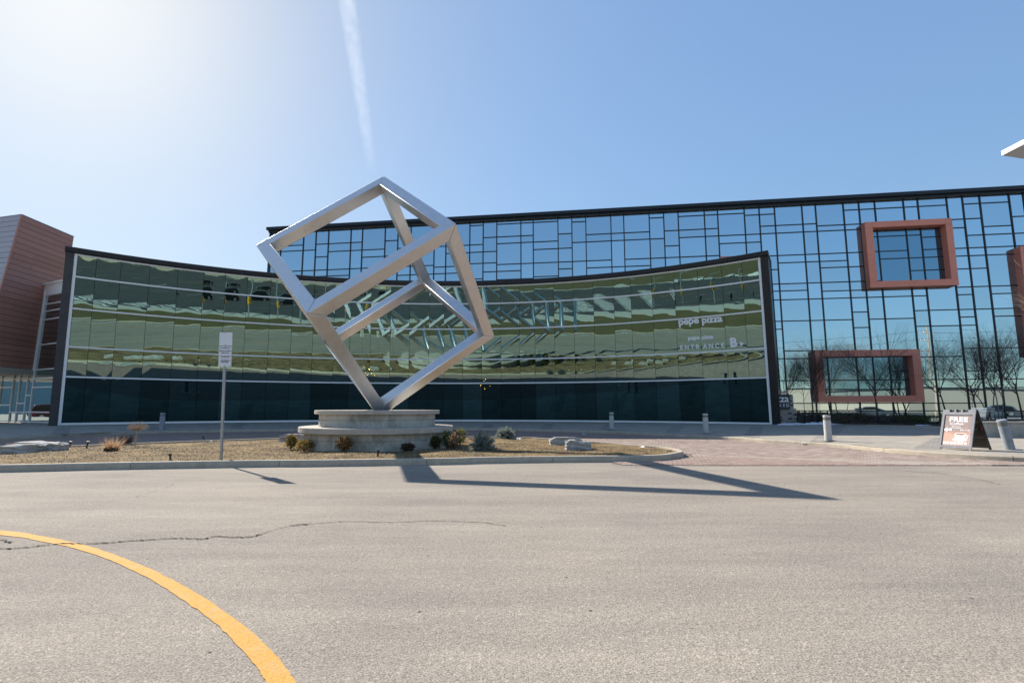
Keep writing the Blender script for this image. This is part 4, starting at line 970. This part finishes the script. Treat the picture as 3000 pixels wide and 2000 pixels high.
# snow
def snow(px0, px1, py, h, label, ys=30.4, zz=.345):
    a, b = aty(px0, py, ys), aty(px1, py, ys); n = 22; a.z = b.z = zz; V = []; F = []
    for i in range(n):
        for j in range(6):
            p = a.lerp(b, i/(n-1)); e = math.sin(math.pi*i/(n-1))**.5; q = j/5; V.append((p.x, p.y+q*.8*e, p.z-.03+h*e*math.sin(math.pi*q)*random.uniform(.6,1.2)))
    for i in range(n-1):
        for j in range(5): k = i*6+j; F.append((k,k+6,k+7,k+1))
    tag(pyobj('snow_patch', V, F, M_SNOW, smooth=True), label, 'snow', 'melting snow patches')
snow(2278, 2392, 1240, .12, 'thin melting snow strip at the foot of the brick pillar'); snow(2352, 2475, 1236, .17, 'larger melting snow heap behind the pale bollard'); snow(2690, 2745, 1247, .08, 'tiny snow remnant on the bed kerb beside the junipers', 27.2, .385)

# brick pillar sign
bp = thing('brick_pillar_sign', 'pale brick pillar with dark pizza board half hidden by the curved building', 'sign', aty(2300, 1238, 32.5))
bp.location.z = .33; g = bp.location.copy(); yP = g.y; xl = aty(2271, 1237, yP).x; xr = aty(2336, 1237, yP).x; zb0 = .34
bh = .085; rows_ = 0; z = zb0; ztp = aty(2300, 1197, yP).z; ztw = aty(2300, 1156, yP).z
MB().box(((xl+xr)/2, yP+.42, (zb0+ztp)/2), ((xr-xl)/2-.02, .38, (ztp-zb0)/2), None).build('mortar_core', M_SAND, bp)
xr2 = aty(2327, 1180, yP).x
MB().box(((xl+xr2)/2, yP+.42, (ztp+ztw)/2), ((xr2-xl)/2-.02, .30, (ztw-ztp)/2), None).build('mortar_core', M_SAND, bp)
bcol = [mat('pale_brick', (.42,.37,.34), .9), mat('pink_brick', (.48,.41,.38), .9), mat('charcoal_brick', (.045,.04,.04), .9)]
bmeshes = {}
r_ = 0
while z < ztw-.02:
    hi = xr if z < ztp-.02 else xr2; x = xl-(.11 if r_ % 2 else 0)
    while x < hi-.05:
        w = min(.235, hi-x); mi = 2 if random.random() < .16 else random.choice([0,1]); key = (round(w,2), mi)
        if key not in bmeshes:
            o = MB().box((0,0,0), (w/2-.006, .05, bh/2-.006)).build('brick', bcol[mi], bp); bmeshes[key] = o.data
        else: o = link('brick', bmeshes[key], bp)
        o.location = (x+w/2-g.x, yP+.04-g.y+(0 if z < ztp-.02 else .09)+random.uniform(-.006,.006), z+bh/2-g.z); x += w
    z += bh; r_ += 1
for o in bp.children:
    if o.name.startswith('mortar'): o.matrix_parent_inverse = Matrix.Translation(g).inverted()
yQ = yP-.10; pl, pr_ = aty(2215, 1217, yQ), aty(2313, 1198, yQ); zt_, zb_ = aty(2300, 1155.5, yQ).z, aty(2300, 1198.5, yQ).z
inv = Matrix.Translation(g).inverted()
def bpart(o): o.matrix_parent_inverse = inv; return o
bpart(MB().box(((aty(2267,1180,yQ).x+aty(2313,1180,yQ).x)/2, yQ, (zt_+zb_)/2), ((aty(2313,1180,yQ).x-aty(2267,1180,yQ).x)/2, .045, (zt_-zb_)/2)).build('board', M_SIGNB, bp))
yq = yQ-.05
bpart(put_text('lettering', 'izza', aty(2269,1177,yq), aty(2311.5,1177,yq), M_LETTER, bp, UP, 1.0, .015, off=.002)); bpart(put_text('lettering', 'A K E D', aty(2271,1191,yq), aty(2312,1191,yq), M_LETTER, bp, UP, 1.0, .005, off=.002))
bpart(put_text('raised_letters', 'OUR', aty(2270,1155,yQ), aty(2312,1155,yQ), bcol[1], bp, UP, 1., .02, off=.05))
# iron railing beside pillar
rl = thing('iron_railing', 'low black iron railing running right from the brick pillar', 'railing', aty(2380, 1210, 31.6)); rl.location.z = .35; yR = rl.location.y
A_, B_ = aty(2338, 1204, yR), aty(2425, 1204, yR)
for zz, nm in ((aty(2380,1203,yR).z, 'top_rail'), (aty(2380,1208,yR).z, 'rail'), (aty(2380,1212,yR).z, 'rail')): MB().bar((A_.x,yR,zz), (B_.x,yR,zz), .05, .05).build(nm, M_BLACK, rl)
for q in range(5): x = A_.x+(B_.x-A_.x)*q/4; MB().bar((x,yR+.03,.38), (x,yR+.03,aty(2380,1202,yR).z), .05, .05).build('post', M_BLACK, rl)
MB().box(((A_.x+B_.x)/2, yR+.15, .62), ((B_.x-A_.x)/2, .03, .25)).build('solid_panel', M_BLACK, rl); keep(rl)

# low concrete wall at the right with bench behind
wl = gp(2872, 1281, .22); wy = wl.y; ztw_ = aty(2900, 1239.5, wy).z
w_ = MB().box(((wl.x+wl.x+9)/2, wy+.25, (ztw_+.0)/2), (4.5, .25, ztw_/2)).build('planter_wall', M_WALLC, bevel=.02); tag(w_, 'low concrete planter wall behind the leaning bollard', 'wall')
MB().box((wl.x+4.6, wy+.25, ztw_+.03), (4.62, .28, .028)).build('wall_cap', M_WALLC, w_, bevel=.01)
e_ = aty(2876, 1240, 29.6); V = [(wl.x+.02,wy+.5),(wl.x+14,wy+.5),(wl.x+26,29.8),(e_.x,29.8)]
struct(pyobj('raised_bed', [(x, y, ztw_-.06) for x, y in V], [(0,1,2,3)], M_DARKBED))
MB().prism([(wl.x,wy+.5,0),(wl.x+.3,wy+.5,0),(e_.x+.3,29.8,0),(e_.x,29.8,0)], (0,0,ztw_)).build('return_wall', M_WALLC, w_)
bx = aty(2880, 1238, wy+1.2); bn = thing('slatted_bench', 'grey slatted bench seen end on between sandwich board and multi stemmed tree', 'bench', (bx.x, bx.y, ztw_-.06))
gs = mat('bench_slat_grey', (.2,.24,.29), .6)
for q in range(7): MB().box((.02+.012*q, -.05+q*.03, .42-.055*q+.2), (.16, .35, .017)).build('slat', gs, bn)
for s in (-1, 1): MB().bar((.0, s*.3, 0), (.05, s*.3, .62), .04, .05).build('leg', M_BLACK, bn)

# ------------------------------------------------------------------ TREES
def tree(name, loc, h, spread, label, seed, tm=M_TRUNK, wm=M_TWIG, trunk_h=.28, nst=1, dens=1., tr=.055, group='young leafless trees by the blue glass'):
    rnd = random.Random(seed); t = thing(name, label, 'tree', loc, group); T = MB(); C = MB()
    def grow(p, d, l, r, lev):
        n = 3; pts = [p]; q = p.copy(); dd = d.copy()
        for i in range(n):
            dd = (dd+Vector((rnd.gauss(0,.10), rnd.gauss(0,.10), .06 if lev > 0 else .02))).normalized(); q = q+dd*l/n; pts.append(q.copy())
        (T if lev == 0 else C).tube(pts, [r*(1-.45*i/n) for i in range(n+1)], 7 if lev == 0 else (5 if lev < 2 else 3), lev == 0)
        if lev >= 5 or l < .10: return
        k = {0: 7, 1: 5, 2: 4, 3: 3, 4: 2}[lev]; k = max(2, round(k*dens))
        for c in range(k):
            s = rnd.uniform(.35, 1) if lev else rnd.uniform(.62, 1.0)
            idx = min(int(s*n), n-1); f = s*n-idx; b = pts[idx].lerp(pts[idx+1], f); a = rnd.uniform(0, 6.283); sp = rnd.uniform(.45, 1.0)
            o = dd.orthogonal().normalized(); o2 = dd.cross(o); nd = (dd+(o*math.cos(a)+o2*math.sin(a))*sp).normalized(); nd.x *= spread; nd.y *= spread; nd.normalize()
            grow(b, nd, l*rnd.uniform(.5, .72) if lev else h*.36*rnd.uniform(.8, 1.15), r*(.5 if lev else .42), lev+1)
        if lev: grow(pts[-1], dd, l*.6, r*.5, lev+1)
    for s in range(nst):
        a = s*6.283/max(nst,1)+.4; d0 = Vector((.28*math.cos(a), .28*math.sin(a), 1)).normalized() if nst > 1 else Vector((rnd.gauss(0,.03), 0, 1)).normalized()
        grow(Vector((.1*math.cos(a) if nst > 1 else 0, .1*math.sin(a) if nst > 1 else 0, -.1)), d0, h*(trunk_h+.22), tr if nst == 1 else tr*.7, 0)
    T.build('trunk', tm, t, True); C.build('crown', wm, t); return t
tree('bare_tree', tloc(2384, 2.2), 4.2, 1.0, 'dark leafless tree close by the brick pillar, its crown behind the wide frame corner', 11)
tree('bare_tree', tloc(2572, 3.0), 4.6, .95, 'slender leafless tree standing in front of the wide red frame', 23)
tree('bare_tree', tloc(2858, 3.2), 4.6, 1.15, 'leafless tree with a brown trunk rising right behind the sandwich board', 37)
tree('bare_tree', tloc(2920, 4.4), 4.4, .9, 'grey multi stemmed leafless tree in the raised bed', 41, mat('grey_bark', (.15,.16,.18), .9), M_TWIG, .3, 4, .7)
tree('bare_tree', tloc(2994, 3.0), 4.8, 1.1, 'leafless tree at the right edge behind the planter wall', 53)
tree('bare_tree', (24.4, 20.9, .4), 6.2, 1.3, 'sunlit pale twigged tree reaching in from beyond the right edge', 61, M_TWIGL, M_TWIGL, .3, 1, 1., .05)

# ------------------------------------------------------------------ canopy light at upper right
CY = 13.6; lp_ = aty(2997, 500, CY); cl = thing('canopy_pylon', 'white tapered canopy on a blue post entering at the upper right corner', 'pylon', (lp_.x+.9, lp_.y-.6, .12)); zc = lp_.z; X0 = aty(2952, 450, CY).x; kk_ = CY/24; cx, cy = aty(2934, 450, CY).x+1.25*kk_, CY-1.25*kk_
zt1, zt0 = aty(2934, 443, CY).z, aty(2934, 456, CY).z; zu = aty(2970, 481, CY).z
sq = lambda a, z: [(cx-a, cy-a, z), (cx+a, cy-a, z), (cx+a, cy+a, z), (cx-a, cy+a, z)]
_rot = Matrix.Rotation(R(0), 4, 'Z')
def frus(a0, z0, a1, z1, nm, m_):
    V = sq(a0, z0)+sq(a1, z1); V = [Vector((cx,cy,0))+_rot@(Vector(v)-Vector((cx,cy,0))) for v in V]; return pyobj(nm, V, [(3,2,1,0),(4,5,6,7)]+[(i,(i+1)%4,4+(i+1)%4,4+i) for i in range(4)], m_, cl)
frus(1.25*kk_, zt0, 1.25*kk_, zt1, 'canopy_edge', mat('white_enamel', (.85,.85,.84), .4)); frus(.72*kk_, zu, 1.245*kk_, zt0-.001, 'canopy_soffit', mat('grey_enamel', (.42,.42,.42), .5)); frus(.45*kk_, zu-.12*kk_, .5*kk_, zu-.001, 'canopy_collar', M_WHITE)
MB().box((cx, cy, (zu-.08+.1)/2), (.11,.11,(zu-.08-.1)/2)).build('post', mat('blue_enamel', (.04,.07,.25), .4), cl); keep(cl)

# ------------------------------------------------------------------ BEHIND THE CAMERA (seen in the mirrors)
def grass_island(pts, name='verge'):
    P = [Vector((x, y, 0)) for x, y in pts]; L_ = smooth_line(P+[P[0]], 5)
    sheet(name, [(p.x, p.y) for p in L_], .09, M_GRASS)
    kerb_row('verge_kerb', L_, .2, .13, 1, seglen=6)
grass_island([(-44,-3.7),(-20,-3.5),(-4,-3.4),(.6,-4),(2.0,-6.5),(1.2,-10.5),(-2,-12.4),(-8,-16),(-14,-20),(-24,-22),(-40,-22),(-46,-14)])
grass_island([(15,-4),(25,-3.6),(44,-3.7),(46,-9),(44,-17),(34,-18.5),(24,-18),(16,-15),(13.6,-9)])
sheet('pavement', [(-60,-27.5),(-14,-28),(-6,-21.5),(1,-17),(2.8,-13.5),(2.8,-3.35),(-60,-3.35)], .02, M_PALEC); sheet('pavement', [(13,-19.5),(48,-20.5),(48,-3.35),(13,-3.35)], .02, M_PALEC); sheet('pavement', [(-300,-99),(300,-99),(300,-95),(-300,-95)], .02, M_PALEC)
def zebra(p0, p1, wid, step=1.15, bw=.6):
    p0, p1 = Vector((*p0,0)), Vector((*p1,0)); d = (p1-p0); n_ = int(d.length/step); d.normalize(); t = Vector((-d.y, d.x, 0)); V = []; F = []
    for k in range(n_):
        c = p0+d*step*k; q = len(V); V += [(p.x, p.y, .006) for p in (c-t*wid/2, c+d*bw-t*wid/2, c+d*bw+t*wid/2, c+t*wid/2)]; F.append((q,q+1,q+2,q+3))
    for s in (-1,1):
        q = len(V); o = t*(wid/2+.35)*s; V += [(p.x,p.y,.006) for p in (p0+o-t*.08, p1+o-t*.08, p1+o+t*.08, p0+o+t*.08)]; F.append((q,q+1,q+2,q+3))
    struct(pyobj('zebra_crossing', V, F, M_WPAINT))
zebra((2.9,-15.6),(13,-18.4), 2.8); zebra((-12,-30.2),(-30,-66), 3.4)
def lines(name, segs, w, m_):
    V = []; F = []
    for a, b in segs:
        a, b = Vector((*a,0)), Vector((*b,0)); t = (b-a).normalized(); n_ = Vector((-t.y,t.x,0))*w/2; q = len(V); V += [(p.x,p.y,.005) for p in (a-n_, b-n_, b+n_, a+n_)]; F.append((q,q+1,q+2,q+3))
    struct(pyobj(name, V, F, m_))
lines('lane_marking', [((x,y),(x+3,y)) for y in (-36,-46,-70,-82) for x in range(-250,250,9)]+[((-250,-29.5),(-16,-29.5)),((-250,-93),(250,-93)),((-60,-1.9),(44,-1.9))], .15, M_WPAINT)
lines('lane_marking', [((-250,-57.6),(250,-57.6)),((-250,-58.2),(250,-58.2)),((-60,-.6),(44,-.6))], .13, M_YEL)

def car(col, label, loc, rotz, suv=False):
    t = thing('parked_car' if True else '', label, 'car', loc, 'cars behind the camera seen in the glass'); cm = mat('car_paint', col, .18, .1); hh = 1.72 if suv else 1.45
    side = [(-2.3,.35),(-2.34,.62),(-2.25,.92),(-1.2,1.02 if suv else .96),(1.9 if suv else 1.75,1.04 if suv else .98),(2.25,.95),(2.3,.6),(2.24,.35)]
    MB().prism([(x, -.9, z) for x, z in side], (0, 1.8, 0)).build('body', cm, t, False, .09, 3)
    roof = [(-1.25,1.0),(-.45,hh-.06),(0,hh),(1.2,hh-.02),(1.75 if suv else 1.3,hh-.12),(2.15 if suv else 1.85,1.0)]
    MB().prism([(x, -.78, z) for x, z in roof], (0, 1.56, 0)).build('cabin', cm, t, False, .1, 3)
    win = [(-1.02,1.04),(-.4,hh-.16),(0,hh-.10),(1.15,hh-.12),(1.6 if suv else 1.25,hh-.2),(1.9 if suv else 1.6,1.04)]
    for s in (-1, 1): MB().prism([(x, s*.775, z) for x, z in win], (0, s*.02, 0)).build('side_window', M_CARGLASS, t)
    MB().prism([(-1.22,-.66,1.05),(-.52,-.62,hh-.14),(-.52,.62,hh-.14),(-1.22,.66,1.05)], (-.03,0,.03)).build('windscreen', M_CARGLASS, t)
    for x in (-1.42, 1.4):
        for s in (-1, 1):
            wv = MB().tube([(x, s*.74, .34), (x, s*.93, .34)], .34, 20).build('wheel', M_TYRE, t); MB().tube([(x, s*.925, .34), (x, s*.945, .34)], .22, 16).build('rim', M_RIM, wv)
    for s in (-1, 1): MB().box((-2.27, s*.62, .72), (.05,.2,.08)).build('headlight', M_LAMP, t); MB().box((2.24, s*.7, .8), (.05,.12,.1)).build('tail_light', M_RED_L, t)
    t.rotation_euler.z = rotz; return t
car((.008,.008,.009), 'black sport utility car on the street reflected left of the cube', (6.5, -36, 0), R(8), True); car((.008,.008,.009), 'second black car on the street reflected at upper left of the cube', (3.0, -63, 0), R(185), True)
car((.01,.01,.012), 'small black car far off on the street reflected near the left end of the glass', (15, -56, 0), R(10))
car((.7,.7,.7), 'white car reflected in the top right corner of the curved glass', (-58, -90, 0), R(12)); car((.65,.66,.68), 'silver car further along the street reflected at the top right', (-51, -86, 0), R(5))
def mir(px, s):       # place seen in the blue glass, s metres in front of it
    P = fp(px, 1200); d = (P-CAM); d.z = 0; d.normalize(); r = d-FN*(2*d.dot(FN)); return P+r*s
q = mir(2915, 46); car((.06,.075,.09), 'dark grey sport utility car reflected beside the multi stemmed tree', (q.x, q.y, 0), R(20), True); q = mir(2560, 50); car((.05,.06,.075), 'dark saloon reflected below the wide red frame', (q.x, q.y, 0), R(195))
# signals
def signal(x, y, rot, label):
    t = thing('traffic_signal', label, 'traffic light', (x, y, .02), 'traffic signals behind the camera seen in the glass')
    MB().tube([(0,0,0),(0,0,6.4)], [.13,.10], 10).build('pole', M_GALV, t); MB().tube([(0,0,5.9),(0,-2.4,6.4)], [.06,.05], 8).build('arm', M_GALV, t)
    for (yy, zz) in ((.0,2.7),):
        hd = MB().box((.25,yy,zz), (.2,.2,.55)).build('signal_head', M_SIGYEL, t, False, .03)
        for k in range(3): MB().tube([(.45,yy,zz+.34-.34*k),(.52,yy,zz+.34-.34*k)], .12, 12).build('lens', M_BLACK, hd)
    t.rotation_euler.z = rot; return t
signal(-2.4, -12.9, R(90), 'signal pole whose yellow heads mirror left of the cube'); signal(-21.5, -32.0, R(70), 'signal pole mirrored near the right end of the glass'); signal(3.5, -66, R(80), 'far signal pole mirrored along the top of the curved glass')
def pedestrian(x, y, rot, label):
    t = thing('person', label, 'person', (x, y, .02)); me = bpy.data.meshes.new('body')
    J = [(0,0,.95,.145,.11),(0,0,1.2,.15,.10),(.02,0,1.42,.17,.10),(.04,0,1.52,.06,.06),(.06,0,1.60,.085,.10),(.06,0,1.74,.075,.09),
         (0,.1,.92,.10,.10),(.17,.1,.52,.065,.07),(.28,.1,.1,.045,.05),(.42,.1,.05,.04,.04),(0,-.1,.92,.10,.10),(-.12,-.1,.52,.065,.07),(-.36,-.1,.14,.045,.05),(-.26,-.1,.05,.04,.04),
         (.02,.19,1.40,.065,.065),(-.06,.25,1.14,.05,.05),(.06,.25,.92,.038,.04),(.02,-.19,1.40,.065,.065),(.06,-.25,1.14,.05,.05),(.24,-.24,.97,.038,.04)]
    E_ = [(0,1),(1,2),(2,3),(3,4),(4,5),(0,6),(6,7),(7,8),(8,9),(0,10),(10,11),(11,12),(12,13),(2,14),(14,15),(15,16),(2,17),(17,18),(18,19)]
    me.from_pydata([j[:3] for j in J], E_, []); me.materials.append(mat('dark_clothes', (.015,.015,.02), .8)); o = link('body', me, t); sk = o.modifiers.new('skin', 'SKIN')
    for i, j in enumerate(J): me.skin_vertices[0].data[i].radius = (j[3], j[4])
    me.skin_vertices[0].data[0].use_root = True; o.modifiers.new('sub', 'SUBSURF').levels = 1; o.modifiers['sub'].render_levels = 2
    MB().lathe((.075,0,0), [(.03,1.555),(.075,1.60),(.085,1.66),(.07,1.715)], 12).build('face', mat('skin_tone', (.45,.28,.2), .6), t, True)
    MB().lathe((.05,0,0), [(.095,1.66),(.10,1.71),(.07,1.765),(.02,1.785)], 12).build('hair', M_BLACK, t, True); t.rotation_euler.z = rot
pedestrian(-22.4, -29.5, R(175), 'person in dark clothes walking, mirrored near the right end of the curved glass')
# far things
def warehouse(x, y, w, d_, h, rot, label, m_=M_BEIGE):
    t = thing('warehouse', label, 'building', (x, y, 0), 'warehouses behind the camera seen in the glass'); MB().box((0,0,h/2), (w/2,d_/2,h/2)).build('wall', m_, t); MB().box((0,0,h+.1), (w/2+.2,d_/2+.2,.12)).build('roof', M_GREYC, t)
    for k in range(0): MB().box((-w/2+9+k*14, d_/2+.03, 1.9), (1.9,.05,1.9)).build('dock_door', M_WHITE, t)
    t.rotation_euler.z = rot; return t
q = mir(2330, 150); warehouse(q.x, q.y, 90, 30, 6.5, R(-8), 'long beige warehouse reflected behind the brick pillar'); q = mir(2700, 170); warehouse(q.x, q.y, 110, 30, 6.2, R(-14), 'long beige warehouse reflected right of the wide frame'); q = mir(2960, 140); warehouse(q.x, q.y, 80, 30, 5.5, R(-20), 'beige warehouse reflected at the right edge')
warehouse(-150, 52, 90, 30, 10, R(86), 'pale blue green hall reflected in the entrance glass at the left', mat('teal_cladding', (.30,.45,.48), .5)); car((.14,.012,.02), 'dark red car reflected in the entrance glass at the left', (-66, 35.5, 0), R(95), True)
warehouse(-60, -330, 220, 40, 7, 0, 'distant beige warehouse across the street')
q = mir(2738, 58); up_ = thing('utility_pole', 'tall pale utility pole mirrored in the blue glass', 'utility pole', (q.x, q.y, 0))
MB().tube([(0,0,0),(0,0,13.5)], [.2,.12], 8).build('pole', M_TWIGL, up_)
for z in (12.6, 11.4, 9.8): MB().bar((-1.1,.1,z), (1.1,.1,z), .1, .12).build('crossarm', M_TWIGL, up_)
mb = MB()
for z in (12.6, 11.4):
    for x in (-1,-.5,.5,1): mb.tube([(x,.1,z+.06),(x,.1,z+.26)], .05, 6)
mb.build('insulator', M_WHITE, up_)
mb = MB()
for z, yo in ((12.9,.1),(11.7,.1),(9.9,.1)):
    for s in (-1, 1):
        pts = [(s*k*4, yo+k*.3, z-2.4*math.sin(math.pi*k/12)*.5) for k in range(13)]; mb.tube(pts, .018, 4, False)
mb.build('wire', M_BLACK, up_)
rt = random.Random(5)
for k, (px, s) in enumerate([(2360,34),(2480,58),(2650,62),(2850,55)]):
    q = mir(px, s); tree('bare_tree', (q.x, q.y, 0), 5.2+rt.random()*2.2, 1.1, ['leafless street tree mirrored left of the wide frame','leafless street tree mirrored inside the wide frame, left half','leafless street tree mirrored at the right jamb of the wide frame','leafless street tree mirrored above the slatted bench'][k], 70+k, dens=.7, group='street trees behind the camera seen in the glass')

# ------------------------------------------------------------------ CONTRAIL
cA = aty(955, -420, 5200); cB = aty(1092, 520, 16000)
M_CON = bpy.data.materials.new('contrail_vapour'); M_CON.use_nodes = True; _t = M_CON.node_tree; _t.nodes.clear()
_o = N(M_CON, 'ShaderNodeOutputMaterial'); _p = N(M_CON, 'ShaderNodeVolumeScatter'); _p.inputs['Color'].default_value = (1,1,1,1); _p.inputs['Anisotropy'].default_value = .3
_tc = N(M_CON, 'ShaderNodeTexCoord'); _nz = noise(M_CON, _tc.outputs['Object'], .0062, 5, .7); _d = ramp(M_CON, _nz, [(.36, (0,0,0)), (.74, (1,1,1))])
_m = N(M_CON, 'ShaderNodeMath'); _m.operation = 'MULTIPLY'; _m.inputs[1].default_value = .0011; L(M_CON, _d, _m.inputs[0])
def VM(op, a, b):
    n = N(M_CON, 'ShaderNodeVectorMath'); n.operation = op; L(M_CON, a, n.inputs[0]); n.inputs[1].default_value = tuple(b); return n
def MA(op, a, b):
    n = N(M_CON, 'ShaderNodeMath'); n.operation = op
    for k, q in enumerate((a, b)):
        if isinstance(q, (int, float)): n.inputs[k].default_value = q
        else: L(M_CON, q, n.inputs[k])
    return n.outputs[0]
_ax = (cB-cA).normalized(); _rel = VM('SUBTRACT', _tc.outputs['Object'], cA); _cr = VM('CROSS_PRODUCT', _rel.outputs[0], _ax); _ln = N(M_CON, 'ShaderNodeVectorMath'); _ln.operation = 'LENGTH'; L(M_CON, _cr.outputs[0], _ln.inputs[0])
_al = VM('DOT_PRODUCT', _rel.outputs[0], _ax); _u = MA('DIVIDE', _al.outputs['Value'], (cB-cA).length)
_rd = MA('ADD', MA('MULTIPLY', _u, 30.), 165.); _q = MA('DIVIDE', _ln.outputs['Value'], _rd); _soft = MA('MAXIMUM', MA('SUBTRACT', 1., MA('MULTIPLY', _q, _q)), 0.)
_fade = MA('MAXIMUM', MA('SUBTRACT', 1., MA('MULTIPLY', _u, 1.02)), .0)          # the trail thins out towards its far end
L(M_CON, MA('MULTIPLY', _m.outputs[0], MA('MULTIPLY', _soft, _fade)), _p.inputs['Density'])
L(M_CON, _p.outputs[0], _o.inputs['Volume'])
pts = []; rs = []
for k in range(40):
    u = k/39; p = Vector(cA)*(1-u)+Vector(cB)*u; pts.append(p+Vector((random.gauss(0,14), random.gauss(0,14), random.gauss(0,14)))); w = (1-u)*170+u*270; rs.append(200)
co = MB().tube(pts, rs, 14).build('contrail', M_CON, None, True); tag(co, 'white vapour trail rising nearly straight up the sky', 'contrail')
